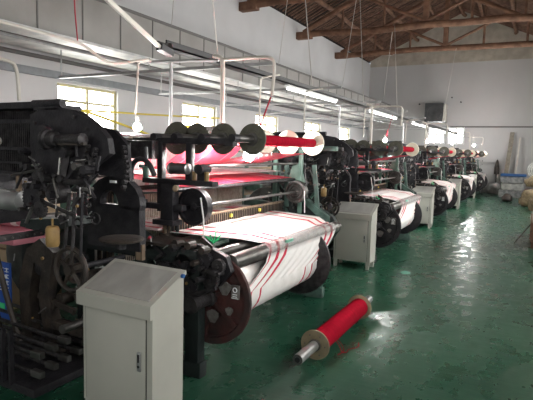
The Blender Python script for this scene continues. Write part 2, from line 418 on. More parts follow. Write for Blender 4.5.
# ------------------------------------------------------------------ air duct on the left
DX0, DX1, DZ0, DZ1 = -7.25, -6.3, 3.2, 3.97
d = thing('air_duct', (-6.8, 12, DZ0), 'long grey boxed air duct running along the left wall under the roof', 'air duct')
box(DX0, DX1, -3.2, 24.2, DZ0+.02, DZ1, bev=.01).build('duct_body', 'duct', d)
box(DX0-.01, DX1+.25, -3.2, 24.1, DZ0-.03, DZ0+.01).build('foil_underside', 'ductfoil', d, label='wrinkled silver foil underside')
y = -2.4; k = 0
while y < 24:
    MB().box(DX0-.01, DX1+.012, y-.010, y+.010, DZ0-.02, DZ1+.012).build('duct_strap', 'ductstrap', d)
    y += (1.0 if k % 2 else .35) if False else .8; k += 1
box(DX1, DX1+.02, -3.2, 24.2, DZ1-.03, DZ1+.02).build('duct_edge_strip', 'ductstrap', d)
# foil-faced branch panels and thin service pipes under the duct
for i, (x, z, r, m, lb) in enumerate([(-5.9,3.02,.016,'ductstrap','thin dark service pipe just below the duct'),
                                   (-7.46,3.12,.035,'ductstrap','dark service pipe close to the left wall above the grey band'),
                                   (-5.6,2.93,.02,'galv','pale galvanised service pipe below the duct')]):
    MB_ = MB().tube([(x, -3, z), (x, 24.3, z)], r, 8)
    tag(MB_.build('service_pipe', m), lb, 'pipe')
# cross hangers below the duct
m_ = None
for k in range(9):
    y = 3.2+2.45*k
    if k < 1: continue
    m = MB().box(-6.9, -2.95, y-.02, y+.02, 2.72, 2.76)
    m.cyl((-6.85,y,2.75),(-6.85,y,3.2),.012, n=6); m.cyl((-5.0,y,2.75),(-5.0,y,2.93),.010, n=6)
    tag(m.build('cross_rail', 'galv'), 'thin galvanised cross rail hanging between duct and cable tray', 'rail', 'galvanised cross rails under the duct')

# exhaust fan on back wall
t = thing('exhaust_fan', (-4.15, 24.2, 3.1), 'dark square exhaust hood on the far end wall at the end of the duct', 'fan')
box(-4.62,-3.8,23.9,24.58,3.15,4.0,bev=.03).build('hood', 'fan', t)
MB().box(-3.8,-3.72,23.95,24.55,3.2,3.97).build('side_plate', 'cream', t)
m = MB(); m.ringdisc((-4.2,23.88,3.58),(0,1,0),.34,.29,.05,24)
for a in range(5):
    an = a*2*PI/5; m.bar((-4.2,23.9,3.58),(-4.2+.27*math.cos(an),23.9,3.58+.27*math.sin(an)),.10,.01)
m.build('fan_blade', 'fan', t)
for k,(x,z) in enumerate([(-5.0,4.02),(-3.55,4.3),(-3.15,4.08)]):
    tag(MB().cyl((x,24.5,z),(x,24.6,z),.035,n=8).build('wall_hook','black'), ['small dark fixing on the end wall left of the exhaust hood','small dark fixing on the end wall above the exhaust hood','small dark fixing on the end wall right of the exhaust hood'][k],'hook')

# ------------------------------------------------------------------ cable tray with tube lights, ropes
t = thing('cable_tray', (-3.0, 13, 2.55), 'long dark cable tray hanging over the looms with lit tubes beneath', 'cable tray')
m = MB().box(-3.06,-2.94,3.55,23.6,2.535,2.55); m.box(-3.06,-3.045,3.55,23.6,2.535,2.60); m.box(-2.955,-2.94,3.55,23.6,2.535,2.60)
m.build('tray_channel', 'black', t)
for k in range(5):
    y = [6.1,9.95,13.8,17.6,21.0][k]; e_ = y+[1.9,2.2,2.2,2,2][k]
    a = box(-3.03,-2.97,y,e_,2.50,2.535).build('tube_batten', 'wpipe', t)
    build_sub(MB().cyl((-3.0,y+.03,2.485),(-3.0,e_-.03,2.485),.014,n=10), 'light_tube', 'tube', a, t)
# near sloped batten
t = thing('tube_light_batten', (-2.33, 2.5, 2.3), 'white tube light batten hanging tilted at the top left, dark end cap', 'lamp')
A, B = V((-2.42,2.84,2.365)), V((-2.14,1.86,2.54))
MB().bar(A, B, .026, .024).build('batten', 'cream', t)
MB().bar(A+V((.0,.13,-.025)), A, .055, .045).build('end_cap', 'black', t)
tag(MB().tube([(-2.44,2.98,2.34),(-2.62,3.2,2.46),(-3.0,3.6,2.56)], .022, 8).build('black_cable','black'), 'thick black cable joining the tilted batten to the cable tray','cable')

ROPES = []
for (x, y, z, l, r, w) in [(-4.13,15.8,5.64,(-6.28,22.8,3.98),(-3.0,12.2,2.60),'the second visible beam'),(-4.05,12.05,5.62,(-6.28,17.3,3.98),(-3.0,9.51,2.60),'the first visible beam'),
                        (-3.96,8.33,5.60,(-6.28,12.24,3.98),(-3.0,6.97,2.60),'the beam just above the picture'),(-3.5,4.6,5.58,(-6.28,7.72,3.98),(-3.0,4.45,2.60),'the overhead beam closest to the camera')]:
    ROPES += [((x-.02,y,z), l, 'thin pale rope from %s slanting back to the duct' % w), ((x+.02,y,z), r, 'thin pale rope from %s down to the cable tray' % w)]
ROPES.append(((-2.8,19.62,5.55),(-3.0,18.6,2.60),'thin pale rope from the furthest truss down to the cable tray'))
for a, b, lb in ROPES:
    tag(MB().tube([a, b], .0075, 6).build('hanging_rope', 'rope'), lb, 'rope')

# ------------------------------------------------------------------ overhead pipe frames per loom (near one detailed) and bulbs
LOOM_DY = [0, 4.45, 9.05, 13.7, 18.4]
NEARW = ['closest to the camera', 'second from the camera', 'third from the camera', 'fourth from the camera', 'furthest from the camera']
pf = thing('pipe_frame', (-2.39, 3.6, 1.76), 'bent pale pipe frame standing over the loom ' + NEARW[0], 'pipe frame', 'pipe frames over the looms')
MB().tube([(-3.21,3.6,2.43),(-2.6,3.6,2.41),(-2.42,3.6,2.40)], .013, 8).build('top_pipe', 'galv', pf)
MB().tube([(-2.47,3.6,2.435),(-2.39,3.6,2.42),(-2.375,3.6,2.36),(-2.375,3.6,1.80)], .021, 10, 2).build('upright', 'cream', pf)
MB().tube([(-2.39,3.6,2.40),(-1.96,3.6,2.40),(-1.9,3.6,2.38),(-1.88,3.6,2.32),(-1.9,3.6,2.09)], .014, 8, 2).build('drop_pipe', 'cream', pf)
MB().tube([(-2.93,3.6,2.41),(-2.93,3.6,1.82)], .016, 10).build('upright', 'galv', pf)
for k in range(1, 5):
    c = copy_tree(pf, (-2.39, 3.6+LOOM_DY[k]-(.05 if k else 0), 1.76)); c['label'] = 'bent pale pipe frame standing over the loom ' + NEARW[k]

PB = ['bulb over the near corner of the closest loom', 'bulb hanging over the red yarn sheets of the closest loom']
BPOS = [((-3.24,3.5,1.83),(-3.26,3.5,1.95)), ((-2.19,3.75,1.60),(-1.92,3.62,2.08)), ((-2.6,9.72,1.90),(-2.5,9.8,2.40)), ((-2.6,14.0,2.0),(-2.6,14.0,2.55)), ((-2.6,18.8,2.06),(-2.6,18.8,2.55)), ((-2.25,22.3,2.08),(-2.3,22.3,2.5))]
BL = ['lit bulb hanging over the near corner of the closest loom', 'lit bulb hanging under the grey yarn flange of the closest loom', 'lit bulb with red tag above the second loom',
      'lit bulb above the third loom', 'lit bulb above the fourth loom, before the far windows', 'lit bulb above the furthest loom against the end wall']
for (p, q), lb in zip(BPOS, BL):
    p = V(p); q = V(q)
    t = thing('hanging_bulb', p, lb, 'lamp', 'bare bulbs over the looms')
    MB().sphere(p, .046 if 'flange' in lb else .036, 1, 1, 1.12, 14).build('bulb', 'bulb_near' if 'near corner' in lb else 'bulb', t)
    MB().cyl(p+V((0,0,.035)), p+V((0,0,.095)), .017, .014, 10).build('socket', 'cream', t)
    MB().tube([p+V((0,0,.09)), p*.6+q*.4+V((.01,0,.02)), q], .007, 6).build('cord', 'redcord' if 'red tag' in lb or 'flange' in lb else 'cream', t)
    if 'red tag' in lb: MB().box(p.x+.02,p.x+.05,p.y,p.y+.01,p.z+.08,p.z+.2).build('tag', 'redcord', t)

# near conduits at upper left
def pipe(name, pts, r, m, lb, cat='pipe', sm=2): return tag(MB().tube(pts, r, 9, sm).build(name, m), lb, cat)
pipe('conduit', [(-3,1.6,2.41),(-3,2.62,2.40),(-3,2.70,2.38),(-3,2.86,2.31),(-3,2.98,2.30),(-3.02,3.40,2.41)], .011, 'cream', 'cream conduit running along then dipping, upper left foreground')
pipe('conduit', [(-3.0,1.7,2.18),(-3.0,2.08,2.18),(-3.0,2.13,2.14),(-3.0,2.14,1.93)], .012, 'cream', 'cream conduit bent down behind the black loom head')
pipe('conduit', [(-3.02,3.44,2.41),(-3.14,3.46,2.41),(-3.19,3.46,2.40),(-3.205,3.47,2.34),(-3.26,3.5,1.95)], .010, 'cream', 'cream conduit bending down to the nearest lit bulb')
pipe('dangling_wire', [(-3.0,2.58,2.95),(-3.0,2.60,2.6),(-3.0,2.62,2.41)], .005, 'redcord', 'thin dark red wire dangling down to the cream conduit', 'wire', 0)
# white drop pipes of farther frames
for k, (x, y, lb) in enumerate([(-2.9,5.2,'thin white drop pipe behind the closest bulb frame'),(-2.9,6.5,'thin white drop pipe above the second loom head'),(-2.9,9.3,'thin white drop pipe over the second loom'),(-2.9,12.8,'thin white drop pipe over the third loom')]):
    pipe('drop_pipe', [(x+.3,y-.1,2.50),(x+.02,y,2.50),(x,y,2.46),(x-.03,y+.05,1.95)], .011, 'cream', lb)

# ================================================================== the loom (built once, then copied)
LO = (-2.9, 3.9, 0)
L = thing('weaving_loom', LO, 'black iron weaving loom ' + NEARW[0], 'loom', 'weaving looms in the front row')
Yh = 2.4      # face of the head
# --- side frames
def side_frame(y, m):
    b = MB()
    b.box(-4.0,-2.0,y,y+.09,.0,.12,bev=.015); b.box(-3.9,-2.05,y,y+.09,.82,.93,bev=.015)
    for x in (-3.95,-3.25,-2.62,-2.14): b.box(x,x+.12,y,y+.09,.1,.86,bev=.015)
    b.bar((-3.9,y+.045,.12),(-3.2,y+.045,.84),.08,.07); b.bar((-2.6,y+.045,.84),(-2.1,y+.045,.35),.07,.07); b.bar((-3.1,y+.045,.12),(-2.6,y+.045,.5),.07,.07)
    b.prism([(-3.6,.9),(-2.45,.9),(-2.5,.98),(-2.62,1.04),(-2.85,1.06),(-3.1,1.04),(-3.3,.98)], y, y+.08)
    return b.build('side_frame', m, L)
side_frame(2.80,'irong'); side_frame(5.12,'greendk')
MB().box(-2.2,-2.08,2.85,5.15,.80,.88,bev=.01).build('breast_beam','irong',L)
MB().box(-3.3,-3.15,2.85,5.15,.10,.26,bev=.01).build('cross_beam','irong',L)
MB().box(-3.9,-3.78,2.85,5.15,.75,.88,bev=.01).build('cross_beam','irong',L)
MB().cyl((-2.7,2.2,.42),(-2.7,5.5,.42),.03).build('drive_shaft','steeld',L)

# --- head : plate with curved shoulder
pl = MB().prism([(-3.24,1.42),(-3.24,1.86),(-3.12,1.90),(-2.92,1.905),(-2.76,1.88),(-2.66,1.83),(-2.56,1.77),(-2.48,1.70),(-2.46,1.60),(-2.56,1.54),(-2.72,1.44),(-2.9,1.34)], Yh, Yh+.05)
head = pl.build('head_plate','iron',L)
for (x,z) in ((-3.18,1.80),(-3.18,1.50),(-2.66,1.76),(-2.9,1.42),(-2.78,1.84)): build_sub(MB().cyl((x,Yh+.01,z),(x,Yh-.02,z),.014,n=6),'bolt','iron2',head,L)
MB().cyl((-3.22,Yh+.02,1.935),(-2.92,Yh+.02,1.935),.030).box(-3.20,-2.94,Yh,Yh+.06,1.89,1.93).build('cap_bar','iron',L)
# main hub pointing along the loom head
m = MB()
m.lathe((-2.96,Yh-.10,1.685),(1,0,0),[(0,0),(.035,0),(.045,.012),(.066,.014),(.070,.03),(.066,.05),(.05,.055),(.05,.12),(.036,.13),(.036,.34),(.042,.35),(.042,.37),(.02,.38),(0,.38)],24)
m.build('drive_hub','iron2',L)
m = MB(); m.torus((-2.965,Yh-.10,1.685),(1,0,0),.040,.006,20,6); m.build('hub_ring','steeld',L)
m = MB(); m.lathe((-2.985,Yh-.06,1.70),(0,-1,0),[(0,0),(.085,0),(.09,.02),(.08,.04),(0,.04)],22); m.build('bearing_flange','iron',L)
MB().bar((-2.80,Yh-.11,1.655),(-2.56,Yh-.11,1.66),.018,.03).build('push_rod','brown',L)
# lever and small castings below the hub
m = MB(); m.bar((-2.80,Yh-.05,1.60),(-2.84,Yh-.06,1.42),.05,.025); m.cyl((-2.80,Yh-.09,1.60),(-2.80,Yh,1.60),.032); m.cyl((-2.84,Yh-.09,1.42),(-2.84,Yh,1.42),.028); m.build('lever','iron2',L)
MB().cyl((-2.825,Yh-.085,1.57),(-2.845,Yh-.085,1.45),.008,n=8).build('pin','bright',L)
MB().tube([(-2.82,Yh-.06,1.40),(-2.70,Yh-.06,1.405),(-2.58,Yh-.05,1.42)],.022,8).build('crank_arm','iron2',L)
m = MB(); m.cyl((-2.90,Yh-.09,1.32),(-2.90,Yh,1.32),.075,n=20); m.torus((-2.90,Yh-.09,1.32),(0,1,0),.06,.01); m.cyl((-2.9,Yh-.12,1.32),(-2.9,Yh-.09,1.32),.02); m.build('cam_disc','iron2',L)
m = MB(); m.gear((-3.13,Yh-.05,1.27),(0,-1,0),.10,.035,26,.22); m.build('gear','iron',L)
m = MB(); m.gear((-3.06,Yh-.05,1.40),(0,-1,0),.075,.03,18,.25); m.build('gear','iron2',L)
m = MB(); m.gear((-3.02,Yh-.08,1.20),(0,-1,0),.06,.03,16,.25); m.build('gear','iron2',L)
for k in range(10):
    rr = random.Random(k+3)
    x = rr.uniform(-3.3,-2.75); z = rr.uniform(1.18,1.5)
    MB().cyl((x,Yh-.02,z),(x,Yh-.09-rr.uniform(0,.05),z),rr.uniform(.012,.026),n=10).build('stud', rr.choice(['iron2','iron','steeld','brown']),L)
for k,(a,b,r,mm) in enumerate([((-3.35,1.42),(-3.02,1.48),.010,'steeld'),((-3.1,1.52),(-2.95,1.30),.012,'iron2'),((-3.0,1.25),(-2.7,1.18),.014,'iron2'),((-3.30,1.33),(-3.18,1.50),.010,'iron'),((-3.12,1.5),(-3.04,1.51),.008,'bright')]):
    MB().tube([(a[0],Yh-.08,a[1]),(b[0],Yh-.08,b[1])],r,6).build('link_rod',mm,L)
MB().box(-3.335,-3.30,Yh-.06,Yh-.03,1.22,1.42,bev=.005).build('wooden_slat','comb',L,label='pale wooden slat')
MB().lathe((-3.50,Yh-.08,1.305),(1,0,0),[(0,0),(.012,.02),(.014,.08),(0,.14)],10).build('bright_bobbin','bright',L)
# roller chains
def chain(pts, r=.014, name='chain'):
    b = MB(); pts = [V(p) for p in pts]
    for a, c in zip(pts, pts[1:]):
        n = max(1, int((c-a).length/.032)); d = (c-a)/n
        for i in range(n):
            p = a+d*(i+.5); b.cyl(p-V((0,.016,0)), p+V((0,.016,0)), r, n=8)
            if i % 2: b.bar(p-d*.75+V((0,.014,0)), p+d*.75+V((0,.014,0)), .016, .004)
    return b.build(name,'iron2',L)
chain([(-2.62,Yh-.03,1.66),(-2.70,Yh-.03,1.45),(-2.72,Yh-.03,1.33)])
chain([(-2.55,Yh-.03,1.64),(-2.60,Yh-.03,1.45),(-2.66,Yh-.03,1.33)])
chain([(-2.46,Yh+.12,1.66),(-2.42,Yh+.12,1.50),(-2.46,Yh+.12,1.36)])
MB().tube([(-2.78,Yh-.05,1.33),(-2.84,Yh-.05,.93)],.013,6).build('pull_rod','iron2',L)
MB().tube([(-2.73,Yh-.05,1.33),(-2.76,Yh-.05,.93)],.013,6).build('pull_rod','iron2',L)
MB().tube([(-2.66,Yh-.05,1.33),(-2.68,Yh-.05,.90)],.010,6).build('pull_rod','iron',L)
m = MB(); m.torus((-2.63,Yh-.04,1.55),(0,1,0),.035,.009,16,6); m.build('hook','iron2',L)
# lower table bar of the head
MB().prism([(-3.30,1.05),(-3.28,1.10),(-2.80,1.15),(-2.78,1.10),(-2.98,1.02)],Yh-.06,Yh+.14).build('head_shelf','irong',L)
# --- dobby lever bank to the left
m = MB()
m.box(-3.80,-3.22,Yh+.02,Yh+.45,1.905,1.955,bev=.01); m.box(-3.80,-3.24,Yh+.04,Yh+.07,1.80,1.83); m.box(-3.80,-3.24,Yh-.0,Yh+.03,1.60,1.625)
m.box(-3.80,-3.26,Yh+.0,Yh+.03,1.50,1.515); m.box(-3.80,-3.26,Yh-.02,Yh+.02,1.42,1.44); m.box(-3.80,-3.26,Yh+.40,Yh+.45,1.38,1.95); m.box(-3.86,-3.78,Yh,Yh+.45,1.0,1.95,bev=.01)
m.build('dobby_frame','iron',L)
m = MB(); x = -3.74
while x < -3.27:
    m.box(x,x+.008,Yh+.05,Yh+.10,1.44,1.80); m.box(x,x+.006,Yh+.10,Yh+.14,1.63,1.90); x += .0225
m.build('dobby_lever','iron2',L,kind='stuff')
MB().lathe((-3.62,Yh-.02,1.665),(1,0,0),[(0,0),(.03,.005),(.035,.03),(.01,.04),(0,.045)],12).build('white_knob','white',L)
MB().lathe((-3.84,Yh-.04,1.235),(1,0,0),[(0,0),(.080,.0),(.080,.46),(.072,.48),(.072,.56),(.03,.57),(0,.57)],24).build('grey_drum','galv',L,label='smooth grey drum')
MB().prism([(-2.80,1.45),(-2.80,1.80),(-2.56,1.76),(-2.44,1.66),(-2.42,1.42),(-2.60,1.44)],Yh+.14,Yh+.17).build('back_panel','iron',L)
# --- arch bracket
poly = []
for k in range(13):
    a = math.radians(200-k*220/12); poly.append((-2.62+.25*math.cos(a), 1.25+.19*math.sin(a)))
inn = []
for k in range(13):
    a = math.radians(-5+k*190/12); inn.append((-2.665+.090*math.cos(a), 1.235+.105*math.sin(a)))
m = MB()
for k in range(12):
    o0, o1 = poly[k], poly[k+1]; i0, i1 = inn[12-k], inn[11-k]
    m.prism([o0,o1,i1,i0], Yh+.19, Yh+.25)
m.prism([(-2.88,.92),(-2.88,1.19),(-2.77,1.235),(-2.58,1.235),(-2.38,1.23),(-2.37,.92)],Yh+.19,Yh+.25)
m.build('arch_bracket','iron',L)
MB().box(-2.62,-2.565,Yh+.155,Yh+.168,1.395,1.412).build('paper_tag','signwhite',L)
MB().tube([(-2.50,Yh+.24,1.42),(-2.50,Yh+.24,1.52),(-2.43,Yh+.24,1.575),(-2.34,Yh+.24,1.55),(-2.29,Yh+.24,1.46)],.018,8,2).build('hook_lever','iron',L)
MB().tube([(-2.36,Yh+.24,1.52),(-2.37,Yh+.24,1.65)],.014,8).build('hook_stem','iron',L)
m = MB(); m.lathe((-2.455,Yh+.1,1.0),(0,0,1),[(0,0),(.05,0),(.13,.010),(.148,.016),(.152,.026),(.144,.032),(.05,.036),(0,.036)],30); m.build('flat_wheel','brown',L)
MB().cyl((-2.455,Yh+.1,.955),(-2.455,Yh+.1,1.035),.03).build('wheel_spindle','iron',L)
# --- handwheel
hw = MB(); HC = V((-2.79,2.36,.795))
hw.torus(HC,(0,1,0),.148,.017,32,8)
for k in range(5):
    a = k*2*PI/5+.3; hw.bar(HC, HC+V((.145*math.cos(a),.02,.145*math.sin(a))), .03,.014)
hw.cyl(HC-V((0,.03,0)),HC+V((0,.1,0)),.035); hw.ringdisc(HC+V((0,.02,0)),(0,1,0),.105,.085,.03)
hw.build('handwheel','brown',L)
MB().cyl(HC+V((0,.1,0)),HC+V((0,.5,0)),.02).build('wheel_shaft','iron',L)
# --- rail with bolts running along the near end
m = MB().box(-3.10,-3.05,1.75,2.36,1.005,1.045,bev=.006)
rail = m.build('slide_rail','iron2',L)
for k in range(11): build_sub(MB().sphere((-3.05,1.78+.055*k,1.025),.009,n=8),'rivet','steeld',rail,L)
# --- lower castings and rods
m = MB()
m.prism([(-3.42,.1),(-3.45,.6),(-3.35,.86),(-3.20,.95),(-3.05,.86),(-3.12,.55),(-3.02,.1),(-3.14,.1),(-3.22,.5),(-3.18,.74),(-3.27,.76),(-3.33,.5),(-3.30,.1)],2.42,2.50)
m.build('curved_casting','brown',L)
m = MB(); m.tube([(-3.75,2.3,.95),(-3.62,2.3,.6),(-3.5,2.3,.1)],.03,8,2); m.tube([(-3.62,2.32,.98),(-3.50,2.32,.6),(-3.30,2.32,.15)],.022,8,2); m.build('curved_arm','brown',L)
for k in range(3): MB().tube([(-3.80+.05*k,2.22,.88),(-3.66+.06*k,2.22,.45),(-3.62+.06*k,2.22,.2)],.007,6,1).build('spring_wire','bright',L)
for r0 in range(2):
    for k in range(5):
        y = 2.05+.13*k; z = .16+.13*r0
        a = MB().tube([(-3.75,y,z+.02),(-2.75-.03*k,y,z)],.015,6).build('treadle_rod','iron2',L)
        build_sub(MB().box(-2.80-.03*k,-2.70-.03*k,y-.02,y+.02,z-.02,z+.025,bev=.006),'treadle_tip','steeld',a,L)
MB().box(-3.8,-2.75,2.02,2.7,.0,.06,bev=.01).build('treadle_base','iron',L)
m = MB()
for k in range(9): m.box(-3.62+.08*k,-3.60+.08*k,2.0,2.03,.05,.42)
m.build('treadle_guide','iron',L)
for k in range(16):
    rr = random.Random(50+k)
    x = rr.uniform(-3.3,-2.5); z = rr.uniform(.15,.75); y = rr.uniform(2.45,2.75)
    c = rr.random()
    if c < .35: MB().gear((x,y,z),(0,-1,0),rr.uniform(.06,.12),.03,18).build('gear',rr.choice(['iron','brown']),L)
    elif c < .7: MB().bar((x,y,z),(x+rr.uniform(.15,.4),y,z+rr.uniform(-.15,.15)),.04,.025).build('link',rr.choice(['iron2','brown','iron']),L)
    else: MB().cyl((x,y-.06,z),(x,y+.05,z),rr.uniform(.03,.06)).build('boss',rr.choice(['iron2','brown']),L)
MB().box(-3.0,-2.5,2.35,2.42,.32,.38,bev=.01).build('foot_lever','brown',L)
MB().lathe((-2.75,2.75,.3),(0,-1,0),[(0,0),(.15,0),(.16,.02),(.16,.22),(.13,.25),(0,.25)],24).build('motor','iron2',L)
# --- take-up gear train beside the cloth roll
for k,(x,z,r,yy,mm) in enumerate([(-2.02,.86,.085,2.86,'iron'),(-2.16,.80,.10,2.84,'iron'),(-1.93,.74,.065,2.84,'iron2'),(-2.28,.90,.07,2.86,'iron'),(-2.10,.66,.075,2.82,'iron'),(-2.30,.74,.09,2.80,'iron'),(-1.88,.84,.05,2.86,'iron2')]):
    MB().gear((x,yy,z),(0,-1,0),r,.04,22,.3).build('take_up_gear',mm,L)
m = MB().prism([(-2.45,.55),(-2.48,.93),(-2.30,.975),(-1.98,.955),(-1.84,.90),(-1.80,.80),(-1.90,.68),(-2.1,.58)],2.87,2.92); m.build('take_up_bracket','iron',L)
for k in range(14):
    rr = random.Random(90+k); x = rr.uniform(-2.45,-1.85); z = rr.uniform(.62,1.0)
    if k % 3: MB().cyl((x,2.86,z),(x,2.86-rr.uniform(.03,.09),z),rr.uniform(.010,.022),n=9).build('stud',rr.choice(['iron','iron2','iron','irong']),L)
    else: MB().box(x-.04,x+.04,2.76,2.82,z-.015,z+.015,bev=.005,rot=Matrix.Rotation(rr.uniform(-1,1),3,'Y')).build('pawl','iron2',L)
MB().tube([(-2.45,2.80,.62),(-2.1,2.78,.60),(-1.86,2.78,.70)],.016,6,1).build('pawl_rod','iron2',L)
# table of small bobbins on near side
MB().box(-2.50,-2.18,2.70,2.98,.955,.975).build('side_table','brown',L)
for k in range(3): MB().cyl((-2.50+.045*k,3.05,.975),(-2.50+.045*k,3.05,1.06),.013,n=8).build('small_peg','black',L)
for x in (-2.46,-2.40): MB().sphere((x,2.72,1.0),.014,n=8).build('red_knob','redcord',L)
MB().box(-2.42,-2.36,2.60,2.63,.86,.97).build('small_plate','comb',L)
# --- rollers
m = MB().lathe((-1.85,2.90,.845),(0,1,0),[(0,0),(.022,0),(.022,.04),(.060,.045),(.060,2.13),(.022,2.135),(.022,2.24),(0,2.24)],24); m.build('take_up_roller','steeld',L,label='dull steel roller')
m = MB().lathe((-2.01,2.88,.885),(0,1,0),[(0,0),(.02,0),(.033,.03),(.033,2.2),(.02,2.21),(0,2.24)],18); m.build('guide_roller','steeld',L)
m = MB().lathe((-1.95,5.16,.80),(0,1,0),[(0,0),(.035,0),(.035,.22),(.042,.23),(.042,.26),(0,.26)],16); m.build('roller_stub','steeld',L)
# --- cloth roll flanges
def cloth_flange(y, d):
    b = MB(); b.lathe((-2.02,y,.57),(0,d,0),[(0,0),(.055,0),(.055,.03),(.29,.035),(.30,.0),(.345,.0),(.35,.012),(.345,.03),(.30,.045),(.2,.045),(0,.05)],40)
    for k in range(6):
        a = k*PI/3+.4; b.bar((-2.02+.06*math.cos(a),y+d*.01,.57+.06*math.sin(a)),(-2.02+.29*math.cos(a),y+d*.01,.57+.29*math.sin(a)),.03,.03)
    return b.build('cloth_roll_flange','rust' if d > 0 else 'iron2',L,**({'label':'rust-red iron flange'} if d > 0 else {}))
f1 = cloth_flange(2.93, 1); f2 = cloth_flange(4.50, -1)
m = MB(); m.lathe((-2.02,2.94,.57),(0,-1,0),[(0,0),(.065,0),(.065,.03),(.05,.04),(.05,.2),(.06,.21),(.06,.24),(0,.24)],20); build_sub(m,'flange_hub','iron2',f1,L)
for (x,z,rx) in ((-1.88,.66,.05),(-1.98,.44,.05),(-2.2,.40,.04),(-1.84,.50,.03)):
    build_sub(MB().prism([(x+rx*math.cos(a)*(1+.25*math.sin(3*a)),z+rx*math.sin(a)) for a in [i*PI/5 for i in range(10)]],2.918,2.93),'worn_patch','patch',f1,L)
pm = MB().box(-1.82,-1.755,2.912,2.924,.60,.70,bev=.003); p_ = build_sub(pm,'number_plate','patch',f1,L)
m = MB(); m.torus((-1.788,2.911,.665),(0,1,0),.016,.004,14,5); m.box(-1.806,-1.77,2.908,2.912,.630,.636); m.box(-1.806,-1.77,2.908,2.912,.615,.621); m.box(-1.815,-1.76,2.908,2.912,.600+.004,.608); build_sub(m,'plate_marks','signwhite',p_ if False else f1,L)
# --- weaving parts
rd = MB().box(-2.515,-2.485,3.0,5.05,.985,1.07).build('reed','comb',L)
m = MB(); y = 3.01
while y < 5.04:
    m.box(-2.483,-2.475,y,y+.012,.985,1.065); y += .034
build_sub(m,'reed_dent','brown',rd,L,kind='stuff')
MB().box(-2.54,-2.46,2.98,5.07,.93,.985,bev=.008).build('sley_beam','brown',L)
MB().box(-2.52,-2.48,2.98,5.07,1.07,1.085,bev=.004).build('reed_cap','comb',L)
for k in range(3):
    MB().box(-2.472,-2.455,3.35+.55*k,3.38+.55*k,1.02,1.05).build('yellow_tag','yellow',L)
for k in range(4):
    x = -3.02-.065*k; dz = .02*(k % 2)-.065
    hf = MB().box(x-.012,x+.012,3.02,5.04,1.30+dz,1.335+dz).box(x-.012,x+.012,3.02,5.04,.70+dz,.73+dz).box(x-.012,x+.012,3.0,3.02,.70+dz,1.335+dz).box(x-.012,x+.012,5.04,5.06,.70+dz,1.335+dz).build('heddle_frame',['greendk','brown','iron2','brown'][k],L)
    m = MB(); y = 3.03
    while y < 5.03:
        m.box(x-.002,x+.002,y,y+.012,.73+dz,1.30+dz); y += .024
    build_sub(m,'heddle','heddle',hf,L,kind='stuff')
# rods
m = MB().cyl((-2.36,3.0,1.51),(-2.36,5.15,1.51),.014); m.build('upper_lease_rod','steeld',L)
m = MB().cyl((-2.38,3.0,1.33),(-2.38,5.15,1.33),.017); m.build('lower_lease_rod','iron2',L)
MB().cyl((-3.25,3.0,1.40),(-3.25,5.15,1.40),.02).build('back_lease_rod','steeld',L)
# near bracket : top beam, posts, cross bars
m = MB().box(-2.80,-1.93,2.97,3.02,1.68,1.725,bev=.004); m.box(-1.93,-1.86,2.96,3.02,1.67,1.72); tb = m.build('top_rail','iron',L)
for x in (-2.58,-2.38,-2.13,-1.87): MB().cyl((x,2.96,1.728),(x,3.05,1.728),.030,n=12).build('bearing_block','iron',L)
for x in (-2.52,-2.25): MB().box(x-.024,x+.024,2.965,3.015,1.16 if x < -2.4 else 1.39,1.69,bev=.004).build('post','iron',L)
MB().box(-2.86,-2.52,2.88,2.96,1.56,1.70,bev=.01).build('signal_box','iron2',L)
MB().box(-2.83,-2.73,2.872,2.88,1.60,1.68).build('paper_note','patch',L,label='grey paper note')
MB().box(-2.68,-2.02,2.95,3.03,1.375,1.415,bev=.006).build('cross_bar','iron',L)
MB().box(-2.80,-2.30,2.96,3.02,1.175,1.22,bev=.006).build('cross_arm','iron',L)
m = MB().box(-2.56,-2.36,2.93,3.05,1.06,1.10,bev=.006).box(-2.50,-2.38,2.95,3.03,1.08,1.40,bev=.01); m.build('stand_bracket','iron',L)
m = MB().cyl((-2.74,2.93,1.19),(-2.74,3.05,1.19),.035).box(-2.76,-2.64,2.92,2.97,1.22,1.245).cyl((-2.70,2.95,1.22),(-2.70,2.95,1.30),.02,.012); m.build('clamp','iron',L)
m = MB().cyl((-2.66,2.97,1.41),(-2.66,2.97,1.50),.02,.03); m.cyl((-2.72,2.97,1.50),(-2.60,2.97,1.50),.014); m.build('valve','greendk',L)
MB().lathe((-2.36,2.90,1.50),(1,0,0),[(0,0),(.042,0),(.046,.012),(.040,.02),(.040,.16),(.03,.165),(0,.165)],20).build('grey_bobbin','steel',L)
m = MB(); m.cyl((-2.14,2.94,1.50),(-2.14,3.06,1.50),.036); m.box(-2.17,-2.11,2.97,3.02,1.41,1.5); m.build('bearing_block','iron',L)
for x in (-2.20,-2.09): MB().cyl((x,2.98,1.40),(x,2.98,1.48),.018,n=10).build('brass_bush','oilbot',L)
MB().sphere((-2.38,2.98,1.345),.028,n=10).build('plastic_knob','tan',L)
